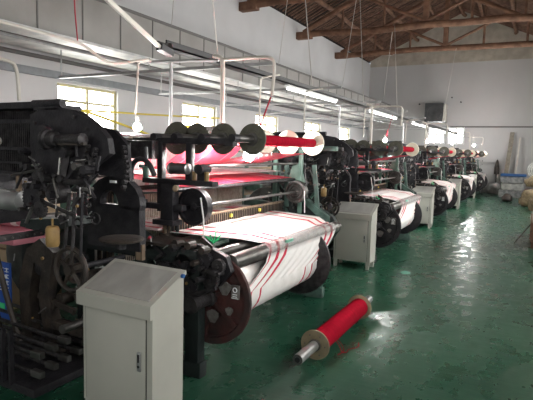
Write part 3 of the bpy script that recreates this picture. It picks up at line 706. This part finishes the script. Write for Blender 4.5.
# twin tension wheels
def twheel(y, mm, r=.145):
    c = V((-2.30,y,1.20)); b = MB()
    b.lathe(c,(0,1,0),[(0,0),(r*.2,0),(r*.2,.012),(r*.80,.014),(r*.84,-.012),(r,-.010),(r*1.0,.06),(r*.86,.065),(0,.05)],36)
    b.box(c.x-r*.8,c.x+r*.8,y-.006,y+.012,c.z-.009,c.z+.006)
    return b, c
b, c = twheel(3.10,'iron'); w1 = b.build('tension_wheel','iron',L)
b, c = twheel(4.98,'steeld',.125); b.torus(c-V((0,.008,0)),(0,1,0),.075,.012,24,6); b.torus(c-V((0,.008,0)),(0,1,0),.045,.008,24,6); w2 = b.build('tension_wheel','steeld',L,label='grey ribbed wheel')
MB().cyl((-2.30,3.15,1.2),(-2.30,5.0,1.2),.014).build('tension_shaft','steeld',L)
MB().tube([(-2.20,3.06,1.28),(-2.17,3.06,1.12),(-2.17,3.06,.98)],.006,6).build('white_cord','white',L)
MB().tube([(-2.18,4.95,1.22),(-2.17,4.95,.98)],.006,6).build('white_cord','white',L)
m = MB(); 
for k in range(6):
    a = k; m.tube([(-2.05,3.02,.955),(-2.05+.05*math.cos(a),3.02+.07*math.sin(a),.99+.02*(k%3))],.005,5)
m.build('green_cable_tie','greenplas',L)
MB().box(-1.80,-1.79,3.72,3.86,.875,.90).build('teal_rag','teal',L)
# far bracket (green)
MB().box(-2.80,-1.88,5.08,5.14,1.66,1.71,bev=.006).build('top_rail','greendk',L)
for x in (-2.62,-2.3): MB().box(x-.022,x+.022,5.08,5.12,.95,1.68,bev=.006).build('post','green',L)
m = MB().prism([(-2.45,1.34),(-2.40,1.50),(-2.33,1.51),(-2.30,1.42),(-2.26,1.30),(-2.34,1.27)],5.10,5.16); m.build('rod_bracket','green',L)
MB().prism([(-2.34,1.10),(-2.26,1.11),(-1.98,.93),(-1.98,.87),(-2.06,.88)],5.18,5.26).build('diagonal_arm','greendk',L)
m = MB(); m.gear((-2.2,5.3,.95),(0,-1,0),.13,.04,22); m.build('gear','iron2',L)
m = MB(); m.gear((-2.02,5.3,.84),(0,-1,0),.10,.04,20); m.build('gear','brown',L)
m = MB(); m.prism([(-2.5,.5),(-2.5,1.1),(-2.3,1.12),(-1.95,.92),(-1.88,.78),(-2.0,.6),(-2.2,.5)],5.24,5.32); m.build('far_casting','irong',L)
for k in range(10):
    rr = random.Random(200+k); x = rr.uniform(-2.7,-2.0); z = rr.uniform(.95,1.45)
    MB().cyl((x,5.2,z),(x+rr.uniform(-.05,.05),5.34,z),rr.uniform(.012,.035),n=8).build('stud',rr.choice(['green','iron2','greendk','steeld','iron']),L)
for k in range(5):
    rr = random.Random(300+k); x = -2.65+.13*k
    MB().bar((x,5.22,1.0),(x+rr.uniform(-.08,.08),5.22,1.5),.045,.03).build('link',rr.choice(['green','greendk','iron2']),L)
# back of the loom
m = MB(); m.cyl((-3.95,2.95,.62),(-3.95,5.05,.62),.23,n=28); m.build('warp_roll','white',L)
for y in (2.93,5.05): MB().lathe((-3.95,y,.62),(0,1,0),[(0,0),(.40,0),(.41,.015),(.40,.03),(0,.03)],36).build('warp_flange','steeld',L)
MB().cyl((-3.85,2.9,.98),(-3.85,5.12,.98),.05,n=16).build('back_rest','steeld',L)
for x,z in ((-3.3,1.86),(-2.9,1.80)): MB().cyl((x,2.95,z-.1),(x,5.15,z-.1),.018,n=10).build('tie_rod','iron2',L)
MB().box(-3.42,-3.36,2.96,3.02,.9,1.80).build('back_post','iron',L); MB().box(-3.42,-3.36,5.09,5.14,.9,1.80).build('back_post','greendk',L)
yb = MB().box(-3.27,-3.17,4.22,4.34,1.76,1.89,bev=.008).build('yellow_unit','yellow',L)
MB().box(-3.165,-2.90,4.22,4.42,1.74,1.88,bev=.02).build('brown_unit','brown',L)
MB().box(-3.45,-2.80,4.18,4.46,1.71,1.74).build('unit_shelf','iron2',L)

rr = random.Random(77)
for k in range(34):
    x = rr.uniform(-3.3,-2.5); z = rr.uniform(1.12,1.6); y = Yh-rr.uniform(.0,.10); q = rr.random()
    if q < .3: MB().tube([(x,y,z),(x+rr.uniform(-.12,.12),y,z+rr.uniform(-.15,.15))],rr.uniform(.006,.014),6).build('link_rod',rr.choice(['iron2','iron','steeld']),L)
    elif q < .55: MB().bar((x,y,z),(x+rr.uniform(-.09,.09),y+.02,z+rr.uniform(-.1,.1)),rr.uniform(.02,.04),.014).build('lever',rr.choice(['iron2','iron','iron']),L)
    elif q < .8: MB().cyl((x,y-.03,z),(x,y+.05,z),rr.uniform(.010,.03),n=9).build('stud',rr.choice(['iron2','iron','steeld']),L)
    else: MB().torus((x,y,z),(0,1,0),rr.uniform(.02,.045),.006,14,5).build('ring','iron2',L)
for k in range(30):
    x = rr.uniform(-2.75,-1.95); z = rr.uniform(.98,1.62); y = 5.16+rr.uniform(0,.25); q = rr.random()
    mm = rr.choice(['iron2','iron','green','greendk','steeld','irong'])
    if q < .4: MB().bar((x,y,z),(x+rr.uniform(-.12,.12),y+rr.uniform(-.05,.05),z+rr.uniform(-.15,.15)),rr.uniform(.02,.05),.02).build('lever',mm,L)
    elif q < .7: MB().cyl((x,y-.05,z),(x,y+.05,z),rr.uniform(.012,.04),n=10).build('boss',mm,L)
    else: MB().tube([(x,y,z),(x+rr.uniform(-.15,.15),y,z+rr.uniform(-.2,.1))],.010,6).build('link_rod',mm,L)
for k in range(22):
    x = rr.uniform(-2.45,-1.9); z = rr.uniform(.66,.99); y = rr.uniform(2.74,2.84); q = rr.random()
    mm = rr.choice(['iron2','iron','iron','brown'])
    if q < .5: MB().bar((x,y,z),(x+rr.uniform(-.12,.12),y,z+rr.uniform(-.08,.08)),rr.uniform(.02,.035),.018).build('pawl',mm,L)
    else: MB().cyl((x,y-.04,z),(x,y+.04,z),rr.uniform(.012,.03),n=9).build('stud',mm,L)
for k in range(46):
    reg = rr.choice([(-3.2,-2.5,1.10,1.62,Yh-.13,Yh-.03),(-3.6,-2.55,.12,.85,2.30,2.5),(-2.5,-1.95,.66,.98,2.70,2.78),(-2.8,-2.0,1.0,1.6,5.14,5.2)])
    x = rr.uniform(reg[0],reg[1]); z = rr.uniform(reg[2],reg[3]); y = rr.uniform(reg[4],reg[5])
    if k % 2: MB().cyl((x,y,z),(x,y-.012,z),rr.uniform(.006,.013),n=8).build('nut',rr.choice(['steel','bright','comb','oilbot']),L)
    else:
        a = rr.uniform(0,PI); l = rr.uniform(.03,.10); MB().tube([(x,y,z),(x+l*math.cos(a),y,z+l*math.sin(a))],rr.uniform(.003,.006),5).build('pin',rr.choice(['steel','bright','steeld']),L)
# --- the head unit is drawn oversize above; size it down about its own middle and set it on the loom's near end
HK, HA, HS = .90, V((-2.8,2.4,1.5)), V((.30,-.26,.015))       # size factor, anchor at the head's middle, shift along the loom
def resize(o):
    lo = V(LO)
    flat = False
    for v in o.data.vertices:
        w = v.co+lo; n = HA+(w-HA)*HK+HS
        if flat: n.z = w.z
        v.co = n-lo
    for c in o.children: resize(c)
for o in list(L.children):
    cs = [v.co+V(LO) for v in o.data.vertices]
    yc = sum(c.y for c in cs)/len(cs); zmin = min(c.z for c in cs); xc = sum(c.x for c in cs)/len(cs)
    if o.name.split('.')[0] in ('handwheel','wheel_shaft','wheel_spindle','pull_rod') or (yc < 2.70 and zmin > .93 and not o.name.startswith(('side_','small','red_'))): resize(o)
# --- loom copies
looms = [L]
for k in range(1, 5):
    c = copy_tree(L, (LO[0], LO[1]+LOOM_DY[k], 0)); c['label'] = 'black iron weaving loom ' + NEARW[k]; looms.append(c)
    c['org'] = (LO[0], LO[1]+LOOM_DY[k], 0)
    for o in c.children:       # the farther looms have black flanges
        if o.name.startswith('cloth_roll_flange'):
            o.data = o.data.copy(); o.data.materials.clear(); o.data.materials.append(M['iron'])
            if 'label' in o: del o['label']

# ------------------------------------------------------------------ cloths, yarn beams, sheets, bottles per loom
def cloth_mesh():
    key = [(-2.44,1.0,3.0,4.78),(-2.3,.985,3.08,4.84),(-2.15,.965,3.2,4.9),(-2.0,.945,3.33,4.97),(-1.90,.912,3.44,4.90)]
    for k in range(7):
        a = math.radians(105-k*19); key.append((-1.85+.066*math.cos(a), .845+.066*math.sin(a), 3.46-.01*k, 4.91))
    c = (-2.02,.57); r = .222
    key += [(-1.785,.78,3.36,4.86),(-1.788,.72,3.26,4.77),(-1.792,.66,3.15,4.65),(-1.796,.61,3.05,4.52)]
    for k in range(15):
        a = math.radians(4-k*16); key.append((c[0]+r*math.cos(a), c[1]+r*math.sin(a), 3.0, 4.44))
    rows = []
    for i, (x, z, y0, y1) in enumerate(key):
        h = 1 if 11 < i < 18 else .25
        rows.append([(x+.006*h*math.sin(j*.9+i*.6)-.004, y0+(y1-y0)*j/60, z+.003*math.sin(j*.7+i)*(1 if i < 4 else 0)) for j in range(61)])
    return MB().sheet(rows)
CL = {0:'white cloth with red stripes over the breast of the closest loom', 1:'white cloth with red stripes rolling onto the second loom front', 2:'white striped cloth on the third loom front', 3:'white striped cloth on the fourth loom front', 4:'white striped cloth on the furthest loom front'}
cl0 = tag(cloth_mesh().build('striped_cloth','cloth',solid=.004), CL[0], 'cloth', 'cloths coming off the looms')
cr0 = tag(MB().cyl((-2.02,3.01,.57),(-2.02,4.44,.57),.214,n=36).build('cloth_roll','cloth'), 'thick wound core of white cloth inside the roll of the closest loom', 'cloth roll', 'cloth rolls')
m = MB(); rows = []
for i in range(9):
    t_ = i/8; x = -2.52-1.30*t_; z = 1.0+.0*t_+ .0
    rows.append([(x, 2.99+2.05*j/20, z+.03*math.sin(t_*PI)*((j%2)*.3)) for j in range(21)])
wp0 = tag(m.sheet(rows).build('warp_sheet','warp'), 'pale warp threads with pink bands behind the reed of the closest loom', 'yarn', 'warp sheets on the looms')
def flat_sheet(prof, y0, y1, name, mt, nc=12): 
    return MB().sheet([[(x, y0+(y1-y0)*j/nc, z) for j in range(nc+1)] for x, z in prof]).build(name, mt)
sp0 = tag(flat_sheet([(-3.3,1.43),(-2.9,1.435),(-2.5,1.42)],3.05,5.05,'upper_warp_sheet','pinkwarp'), 'pink and white yarn sheet above the heddles of the closest loom','yarn','upper yarn sheets')
sr0 = tag(flat_sheet([(-3.2,1.40),(-2.8,1.385),(-2.38,1.352)],3.05,5.05,'red_warp_sheet','redwarp'), 'red yarn sheet on the lower rod of the closest loom','yarn','red yarn sheets')
st0 = tag(flat_sheet([(-1.86,1.63),(-2.1,1.585),(-2.36,1.528),(-2.8,1.49),(-3.25,1.44)],3.36,4.28,'overhead_yarn_sheet','redwarp'), 'red yarn sheet drawn from the overhead beams of the closest loom','yarn','overhead yarn sheets')
sb0 = tag(flat_sheet([(-2.58,1.675),(-2.66,1.60),(-2.78,1.52),(-2.95,1.47)],3.36,4.28,'rear_yarn_sheet','redwarp'), 'red yarn sheet dropping from the rear overhead beams of the closest loom','yarn','rear yarn sheets')
sv0 = tag(flat_sheet([(-3.30,1.68),(-3.32,1.5),(-3.36,1.2),(-3.40,1.02)],3.10,4.98,'back_yarn_sheet','pinkwarp'), 'pale pink yarn sheet hanging at the back of the closest loom','yarn','back yarn sheets')
sw0 = tag(flat_sheet([(-2.42,1.312),(-2.70,1.293),(-3.0,1.272)],3.05,5.05,'falling_yarn_sheet','pinkwarp'), 'pale yarn sheet falling to the heddles of the closest loom','yarn','falling yarn sheets')
WHL = ['closest loom','second loom','third loom','fourth loom','furthest loom']
LAB = {id(sb0):'red yarn sheet dropping from the rear overhead beams of the %s', id(sv0):'pale pink yarn sheet hanging at the back of the %s', id(cr0):'thick wound core of white cloth inside the roll of the %s', id(wp0):'pale warp threads with pink bands behind the reed of the %s', id(sp0):'pink and white yarn sheet above the heddles of the %s',
       id(sr0):'red yarn sheet on the lower rod of the %s', id(st0):'red yarn sheet drawn from the overhead beams of the %s', id(sw0):'pale yarn sheet falling to the heddles of the %s'}
for k in range(1, 5):
    for o in (cl0, cr0, wp0, sp0, sr0, st0, sw0, sb0, sv0):
        c = o.copy(); COL.objects.link(c); c.location = V(o.location)+V((0,LOOM_DY[k],0))
        c['label'] = CL[k] if o is cl0 else LAB[id(o)] % WHL[k]
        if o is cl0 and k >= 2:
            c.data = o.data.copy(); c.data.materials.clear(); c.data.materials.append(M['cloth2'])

# yarn beams (flanged) : axis along Y
def yarn_beam(loc, near_m, far_m, lab, R=.118, yr=.06, cat='yarn beam', ln=1.15, s0=.22, s1=.18, sr=.030, group=None):
    x, y, z = loc
    t = thing('yarn_beam', (x, y, z), lab, cat, group)
    sh = MB().lathe((x,y-s0,z),(0,1,0),[(0,.0),(sr*.55,0),(sr*.55,-.0),(sr,0),(sr,s0+ln+s1),(0,s0+ln+s1)],18); sh.build('shaft','steeld' if cat=='yarn beam' else 'galv',t)
    MB().cyl((x,y+.01,z),(x,y+ln-.01,z),yr,n=24).build('wound_yarn','red',t)
    for yy, mm, d in ((y,near_m,-1),(y+ln,far_m,1)):
        f = MB().lathe((x,yy,z),(0,1,0),[(0,-.008),(R*.97,-.008),(R,0),(R*.97,.008),(0,.008)],36)
        f.torus((x,yy-.008,z),(0,1,0),R*.55,.003,24,5)
        fo = f.build('flange',mm,t)
        h = MB().lathe((x,yy+d*.008,z),(0,d,0),[(0,0),(R*.42,0),(R*.40,.012),(R*.3,.014),(0,.014)],20)
        for k in range(6):
            a = k*PI/3; h.cyl((x+R*.7*math.cos(a),yy+d*.006,z+R*.7*math.sin(a)),(x+R*.7*math.cos(a),yy+d*.014,z+R*.7*math.sin(a)),R*.05,n=6)
        build_sub(h,'flange_hub','steeld',fo,t)
    return t
XS = [-1.87,-2.13,-2.38,-2.58]
BN = ['foremost','second from the aisle','third from the aisle','rearmost']
beams = []
for i, x in enumerate(XS):
    t = yarn_beam((x,3.25,1.728),'flg','flc' if i < 2 else 'flg','overhead yarn beam of the closest loom, %s' % BN[i], group='yarn beams on top of the looms', R=[.118,.122,.122,.134][i], yr=.042)
    beams.append(t)
for k in range(1, 5):
    for i, t in enumerate(beams):
        c = copy_tree(t, V(t.location)+V((0,LOOM_DY[k]-.08,0))); c['label'] = 'overhead yarn beam of the %s, %s' % (WHL[k], BN[i])

tag(MB().box(-2.79,-2.77,6.74,6.745,1.22,1.80).build('red_ribbon','redcord'),'narrow red ribbon hanging down the head of the second loom','ribbon')
# the beam lying on the floor
t = yarn_beam((-1.43,3.56,.123),'fltan','fltan','tan-flanged beam of bright red yarn lying on the green floor', R=.123, yr=.088, cat='floor yarn beam', ln=1.14, s0=.33, s1=.32, sr=.040)
m = MB().lathe((-1.43,3.228,.123),(0,-1,0),[(.04,0),(.04,.004),(.024,.004),(.024,-.06),(0,-.06)],20); m.build('shaft_end','steeld',t)
MB().lathe((-1.43,3.2235,.123),(0,-1,0),[(0,0),(.022,0),(.022,.0015),(0,.0015)],16).build('shaft_bore','black',t)
m = MB().tube([(-1.345,3.80,.10),(-1.31,3.82,.04),(-1.29,3.80,.005),(-1.25,3.83,.004),(-1.27,3.90,.004),(-1.20,3.98,.004),(-1.24,4.1,.004)],.003,5,2); m.tube([(-1.345,3.84,.10),(-1.30,3.87,.03),(-1.28,3.83,.004),(-1.30,3.74,.004)],.003,5,2)
m.build('loose_thread','red',t)

# oil bottles
for k in range(5):
    y = 2.03+LOOM_DY[k]
    m = MB().lathe((-2.56,y,1.03),(0,0,1),[(0,0),(.036,0),(.041,.02),(.041,.107),(.036,.12),(.030,.125),(0,.125)],16)
    m.cyl((-2.56,y,1.15),(-2.56,y,1.20),.007)
    tag(m.build('oil_cup','oilbot'), 'amber oil cup hanging under the head of the %s' % WHL[k], 'oil cup', 'oil cups on the looms')

# pink striped cloth lying behind the near rail
m = MB(); rows = []
for i in range(13):
    a = i/12*2*PI
    rows.append([(-4.4+1.02*j/10, 2.6+.09*math.cos(a)*(1-.7*max(0,j-7)/3), 1.035+.062*math.sin(a)*(1-.8*max(0,j-7)/3)) for j in range(11)])
tag(m.sheet(rows).build('folded_towel','towel'), 'rolled pink and white striped towel behind the rail at the left edge', 'towel')
tag(MB().box(-4.4,-3.55,2.45,2.95,.84,.965,bev=.04).build('towel_stack','towel'), 'flat pink cloth lying under the rolled striped towel', 'cloth')

# blue sign at left edge
t = thing('blue_sign', (-4.07,2.62,.12), 'blue sign plate with white lettering behind the rods at the left edge', 'sign')
box(-4.24,-3.84,2.62,2.63,.12,.64).build('sign_plate','bluesign',t)
for r_ in range(4):
    for c_ in range(5):
        m = MB(); x = -4.18+.068*c_; z = .56-.055*r_
        m.box(x,x+.045,2.612,2.619,z,z+.006); m.box(x,x+.045,2.612,2.619,z+.026,z+.032); m.box(x+.02,x+.026,2.612,2.619,z-.004,z+.036)
        if (r_+c_) % 2: m.box(x,x+.006,2.612,2.619,z,z+.032)
        m.build('sign_character','signwhite',t)
m = box(-4.02,-3.92,2.612,2.618,.20,.28,bev=.01); m.build('green_mark','greenplas',t)

# ------------------------------------------------------------------ cabinets
def cabinet(x, y, lab):
    # x = right side, y = near face
    t = thing('control_cabinet', (x-.285, y+.16, 0), lab, 'cabinet', 'grey control cabinets by the looms')
    Wd, D = .57, .30; x0 = x-Wd
    m = MB().prism([(y+.025,.10),(y+D,.10),(y+D,.905),(y+.025,.775)], x0+.015, x-.012, 'X'); m.build('body','cab',t,angle=20)
    for xx in (x0+.02, x-.07):
        for ya, yb_ in ((y+.03, y+.06), (y+D-.05, y+D-.01)):
            MB().prism([(xx,.0),(xx+.045,.0),(xx+.055,.10),(xx,.10)], ya, yb_).build('foot','cab',t)
    # sloping lid : a rim and a recessed panel
    m = MB().prism([(y-.012,.705),(y-.012,.785),(y+D+.004,.925),(y+D+.004,.90),(y+.02,.77),(y+.02,.705)], x0-.002, x+.004, 'X'); lid = m.build('lid','cab',t,angle=20)
    def LZ(yy): return .785+(yy-(y-.012))*(.14/(D+.016))
    m = MB(); a, b = y+.018, y+D-.03
    m.prism([(a,LZ(a)+.001),(b,LZ(b)+.001),(b,LZ(b)+.006),(a,LZ(a)+.006)], x0+.035, x-.035, 'X'); build_sub(m,'lid_panel','cabtop',lid,t,angle=20)
    m = MB().box(x0+.045,x-.058,y+.016,y+.026,.125,.70,bev=.003); dr = m.build('door','cab',t)
    m = MB()
    for (a0,a1,b0,b1) in ((x0+.04,x-.053,.700,.704),(x0+.04,x0+.044,.12,.704),(x-.057,x-.053,.12,.704)): m.box(a0,a1,y+.020,y+.0265,b0,b1)
    build_sub(m,'door_seam','seam',dr,t)
    hx = x-.098
    hd = build_sub(MB().box(hx-.013,hx+.013,y+.006,y+.018,.385,.50,bev=.004),'handle','galv',dr,t)
    build_sub(MB().cyl((hx,y+.003,.415),(hx,y+.01,.415),.008,n=10).box(hx-.005,hx+.005,y+.002,y+.008,.44,.485),'handle_lock','black',dr,t)
    return t
cab = cabinet(-1.786, 2.04, 'grey metal control cabinet closest to the camera, its door facing it')
for k, (x, y) in enumerate([(-1.935,6.75),(-1.935,11.44),(-1.935,16.13),(-1.935,20.8)]):
    c = copy_tree(cab, (x-.285, y+.16, 0)); c['label'] = 'grey metal control cabinet, %s along the aisle' % ['second','third','fourth','fifth and last'][k]
tag(MB().cyl((-1.782,2.30,.90),(-1.765,2.30,.90),.012,n=10).build('blue_button','blue'), 'small blue knob on the side of the closest cabinet', 'knob')
tag(MB().tube([(-1.76,2.30,.02),(-1.70,2.36,.012),(-1.66,2.34,.012)],.008,6,1).build('white_plug','wpipe'),'small white plug on the floor by the closest cabinet','plug')
tag(MB().prism([(-2.55,.73),(-2.44,.74),(-2.40,.755),(-2.44,.775),(-2.52,.765)],2.30,2.315).build('green_rag','greenplas'),'bright green rag tucked beside the closest cabinet','rag')
tag(MB().prism([(-1.52,6.85),(-1.46,6.83),(-1.40,6.90),(-1.42,6.99),(-1.50,7.02),(-1.54,6.93)],.002,.006,'Z').build('paper_scrap','teal'),'pale green scrap on the floor by the second cabinet','scrap')

# ------------------------------------------------------------------ second row of looms behind, green
t = thing('green_loom', (-5.5,5.2,0), 'green-framed loom in the back row, nearest', 'loom', 'green looms in the back row')
G = t
for y in (4.0,6.2):
    m = MB().box(-6.6,-4.75,y,y+.1,0,.12).box(-6.6,-4.75,y,y+.1,.85,.98,bev=.01)
    for x in (-6.55,-5.7,-4.9): m.box(x,x+.12,y,y+.1,.1,.9)
    m.prism([(-5.9,.95),(-5.1,.95),(-5.15,1.15),(-5.4,1.3),(-5.7,1.25)],y,y+.08)
    m.build('side_frame','green',G)
for y in (4.03,6.23):
    for x in (-5.75,-5.1): MB().box(x-.035,x+.035,y,y+.05,.95,1.72).build('post','green',G)
    MB().box(-5.9,-4.9,y,y+.05,1.60,1.65).build('top_rail','green',G)
MB().box(-6.2,-5.0,3.5,3.95,.9,1.30,bev=.05).build('head_box','greendk',G)
MB().sphere((-5.1,4.6,1.12),.22,1.2,1.6,.35,16).build('green_cover','greendk',G)
m = MB().sheet([[(x,4.15+2.0*j/10,z) for j in range(11)] for x,z in ((-4.95,.98),(-5.5,1.0),(-6.4,1.0))]); m.build('warp_sheet','warp',G)
m = MB().sheet([[(x,4.15+2.0*j/10,z) for j in range(11)] for x,z in ((-5.05,1.50),(-5.5,1.42),(-6.2,1.35))]); m.build('red_sheet','redwarp',G)
for x,z in ((-5.1,1.5),(-5.6,1.35),(-5.3,1.2)): MB().cyl((x,4.0,z),(x,6.25,z),.02).build('rod','steeld',G)
for i,x in enumerate((-5.15,-5.45,-5.75)):
    MB().cyl((x,4.4,1.72),(x,5.8,1.72),.05,n=16).build('yarn_roll','red',G)
    for y in (4.4,5.8): MB().lathe((x,y,1.72),(0,1,0),[(0,0),(.12,0),(.12,.015),(0,.015)],24).build('flange','flc',G)
for x in (-5.2,-5.3): 
    m = MB().box(x-.01,x+.01,4.1,6.2,1.25,1.28); m.box(x-.01,x+.01,4.1,6.2,.72,.75); hf = m.build('heddle_frame','tan',G)
    m = MB(); y = 4.12
    while y < 6.18: m.box(x-.002,x+.002,y,y+.014,.75,1.25); y += .03
    build_sub(m,'heddle','heddle',hf,G,kind='stuff')
MB().cyl((-4.95,4.1,.93),(-4.95,6.2,.93),.05).build('breast_roller','steeld',G)
m = MB(); m.lathe((-4.95,4.15,.5),(0,1,0),[(0,0),(.22,0),(.22,1.95),(0,1.95)],28); m.build('cloth_roll','white',G)
for k in range(1, 4):
    c = copy_tree(G, (-5.5,5.2+4.6*k,0)); c['label'] = 'green-framed loom in the back row, ' + ['second from the camera','third from the camera','furthest from the camera'][k-1]
# cardboard boxes behind the near loom
for k,(x,y,z,lb) in enumerate([(-4.75,3.35,0,'tan cardboard box on the floor behind the closest loom'),(-4.75,3.35,.62,'tan cardboard box stacked on the floor box behind the closest loom')]):
    t = thing('cardboard_box',(x,y,z+.0),lb,'box','cardboard boxes behind the closest loom')
    box(x-.28,x+.28,y-.3,y+.3,z,z+.6,bev=.006).build('carton','tan',t)
    box(x-.282,x+.282,y-.03,y+.03,z+.3,z+.602).build('packing_tape','comb',t)
# yellow hoses across the window
pipe('yellow_hose', [(-5.0,4.3,2.08),(-5.0,5.9,2.13),(-5.0,7.6,2.20)], .013, 'yellow', 'upper yellow hose stretched past the left window', 'hose', 1)
pipe('yellow_hose', [(-5.0,4.4,2.09),(-5.0,5.1,1.95),(-5.0,5.8,1.80)], .016, 'yellow', 'lower yellow hose slanting down to the nearest bulb', 'hose', 1)

# ------------------------------------------------------------------ far end and right side clutter
def blob(name, c, s, m, lb, cat, seed=0, n=18, group=None):
    b = MB(); b.sphere((0,0,0),1,n=n)
    rr = random.Random(seed); ph = [rr.uniform(0,6) for _ in range(6)]
    for v in b.b.verts:
        p = v.co; k = 1+.12*math.sin(3*p.x+ph[0])*math.cos(4*p.y+ph[1])+.08*math.sin(7*p.z+ph[2]+2*p.x)
        z = p.z*k
        if z < -.55: z = -.55
        v.co = V((p.x*k*s[0]+c[0], p.y*k*s[1]+c[1], (z+.55)/1.55*s[2]+c[2]))
    return tag(b.build(name, m, angle=80), lb, cat, group)
blob('straw_sack',(.12,19.0,0),(.48,.6,.62),'sack','bulging straw-coloured sack nearest on the right side of the aisle','sack',1)
blob('straw_sack',(.32,17.6,0),(.40,.5,.5),'sack','smaller straw-coloured sack at the right frame edge','sack',2)
blob('straw_sack',(.20,19.5,.64),(.42,.5,.40),'sack','straw-coloured sack lying on top of the bulging one','sack',3)
blob('dark_bag',(-.80,20.4,0),(.20,.28,.28),'brown','small dark bag on the floor left of the sacks','bag',4)
blob('white_bag',(-1.45,23.9,0),(.30,.30,.52),'bagw','white bag standing by the end wall at the aisle end','bag',5)
# dark pointed broom behind the white bag
t = thing('broom',(-1.45,24.4,0),'dark broom standing upright behind the white bag','broom')
MB().cyl((-1.45,24.4,0),(-1.45,24.42,.9),.02).build('handle','brown',t)
MB().lathe((-1.45,24.42,.85),(0,0,1),[(0,0),(.11,.02),(.10,.35),(.05,.6),(0,.68)],14).build('bristles','brown',t)
m = MB(); m.bar((-1.12,24.05,.0),(-.93,24.5,2.72),.17,.05); tag(m.build('leaning_board','board'),'tall weathered board leaning on the end wall','board')
m = MB(); m.bar((-.72,24.1,.0),(-.62,24.45,2.5),.06,.05); tag(m.build('leaning_pole','cream'),'pale narrow batten leaning beside the tall weathered board','board')
for k,(x,y,z,sx,sy,sz,mt,lb) in enumerate([(-.75,22.6,0,.9,.7,.30,'greybag','grey bale at the bottom of the far stack'),(-.70,22.6,.30,.85,.65,.28,'bagw','pale bale in the middle of the far stack'),(-.75,22.6,.58,.85,.65,.27,'greybag','grey bale under the blue tarp'),
                               (-.70,22.6,.86,.95,.7,.10,'blue','blue folded tarp on top of the far stack'),(.55,22.3,0,.8,.8,.5,'greybag','grey bale at the right end of the far stack')]):
    tag(MB().box(x-sx/2,x+sx/2,y-sy/2,y+sy/2,z,z+sz,bev=.06).build('cloth_bale' if mt!='blue' else 'folded_tarp',mt),lb+' by the end wall','bale' if mt!='blue' else 'tarp')
# pedestal fan at right edge
t = thing('floor_fan',(.1,21.3,0),'grey floor fan standing by the far stack at the right edge','fan')
MB().cyl((.1,21.3,.0),(.1,21.3,.04),.22,n=20).build('base','greybag',t); MB().cyl((.1,21.3,.03),(.1,21.3,1.0),.025).build('pole','black',t)
m = MB()
for r_ in (.10,.17,.24,.30): m.torus((.1,21.2,1.18),(0,1,0),r_,.008,26,5)
for k in range(12):
    a = k*PI/6; m.tube([(.1+.05*math.cos(a),21.19,1.18+.05*math.sin(a)),(.1+.3*math.cos(a),21.2,1.18+.3*math.sin(a))],.006,4)
m.build('cage','wpipe',t)
m = MB()
for k in range(4):
    a = k*PI/2+.3; m.bar((.1,21.24,1.18),(.1+.25*math.cos(a),21.24,1.18+.25*math.sin(a)),.13,.008)
m.cyl((.1,21.2,1.18),(.1,21.4,1.18),.07); m.build('blade','galv',t)
# low crate with bundles at right
t = thing('wooden_crate',(.33,11.0,0),'low reddish wooden crate at the right edge','crate')
m = MB().box(.04,.72,10.1,11.9,.12,.16)
for z in (.17,.33): m.box(.02,.05,10.1,11.9,z,z+.14); m.box(.04,.70,10.08,10.11,z,z+.14); m.box(.70,.73,10.1,11.9,z,z+.14)
m.build('slats','crate',t)
m = MB()
for x in (.05,.66):
    for y in (10.14,11.8): m.box(x,x+.06,y,y+.06,0,.47)
m.build('corner_post','crate',t)
for k in range(5): blob('yarn_bundle',(.25+.2*(k%2),10.45+.33*k,.17),(.22,.24,.50),'greybag' if k%2 else 'bagw','%s wrapped yarn bundle lying in the low wooden crate, %s from the front' % ('grey' if k%2 else 'white',['first','second','third','fourth','fifth'][k]),'bundle',20+k,14)
tag(MB().tube([(.02,10.3,.42),(-.22,9.9,.10)],.012,6).build('crate_stick','brown'),'thin dark stick leaning on the front of the low wooden crate','stick')
t = thing('wooden_crate',(.45,14.1,0),'small reddish crate behind the low one at the right edge','crate')
MB().box(.18,.80,13.6,14.6,.0,.45,bev=.01).build('crate_body','crate',t)
# grey machine at the row's end
t = thing('winding_machine',(-2.35,24.25,0),'grey winding machine standing at the far end of the row','machine')
MB().box(-2.7,-1.95,24.0,24.5,.0,.75,bev=.03).build('body','greybag',t)
MB().box(-2.6,-2.1,24.05,24.45,.75,1.1,bev=.03).build('top_box','steeld',t)
for x in (-2.5,-2.2): MB().cyl((x,24.2,1.1),(x,24.2,1.45),.05,.02).build('cone','bagw',t)

# ------------------------------------------------------------------ camera, world, lights
f, psi, pit, rol = 496.89, math.radians(28.123), math.radians(5.718), math.radians(1.538)
fw = V((-math.sin(psi)*math.cos(pit), math.cos(psi)*math.cos(pit), -math.sin(pit)))
rt = V((math.cos(psi), math.sin(psi), 0)); up = rt.cross(fw)
r2 = rt*math.cos(rol)+up*math.sin(rol); u2 = -rt*math.sin(rol)+up*math.cos(rol)
cd = bpy.data.cameras.new('camera'); co = bpy.data.objects.new('camera', cd); COL.objects.link(co)
R = Matrix((r2, u2, -fw)).transposed().to_4x4(); R.translation = V((0,0,1.65)); co.matrix_world = R
cd.sensor_width = 36; cd.lens = f/533*36; cd.clip_start = .05; cd.clip_end = 100
sc.camera = co
wd = bpy.data.worlds.new('world'); sc.world = wd; wd.use_nodes = True
wd.node_tree.nodes['Background'].inputs[0].default_value = (.8,.88,1,1); wd.node_tree.nodes['Background'].inputs[1].default_value = 1
sc.view_settings.view_transform = 'Standard'; sc.view_settings.look = 'None'; sc.view_settings.gamma = 1
sc.view_settings.use_curve_mapping = False; sc.view_settings.exposure = 1.15
for o in bpy.data.objects:
    if 'org' in o: del o['org']
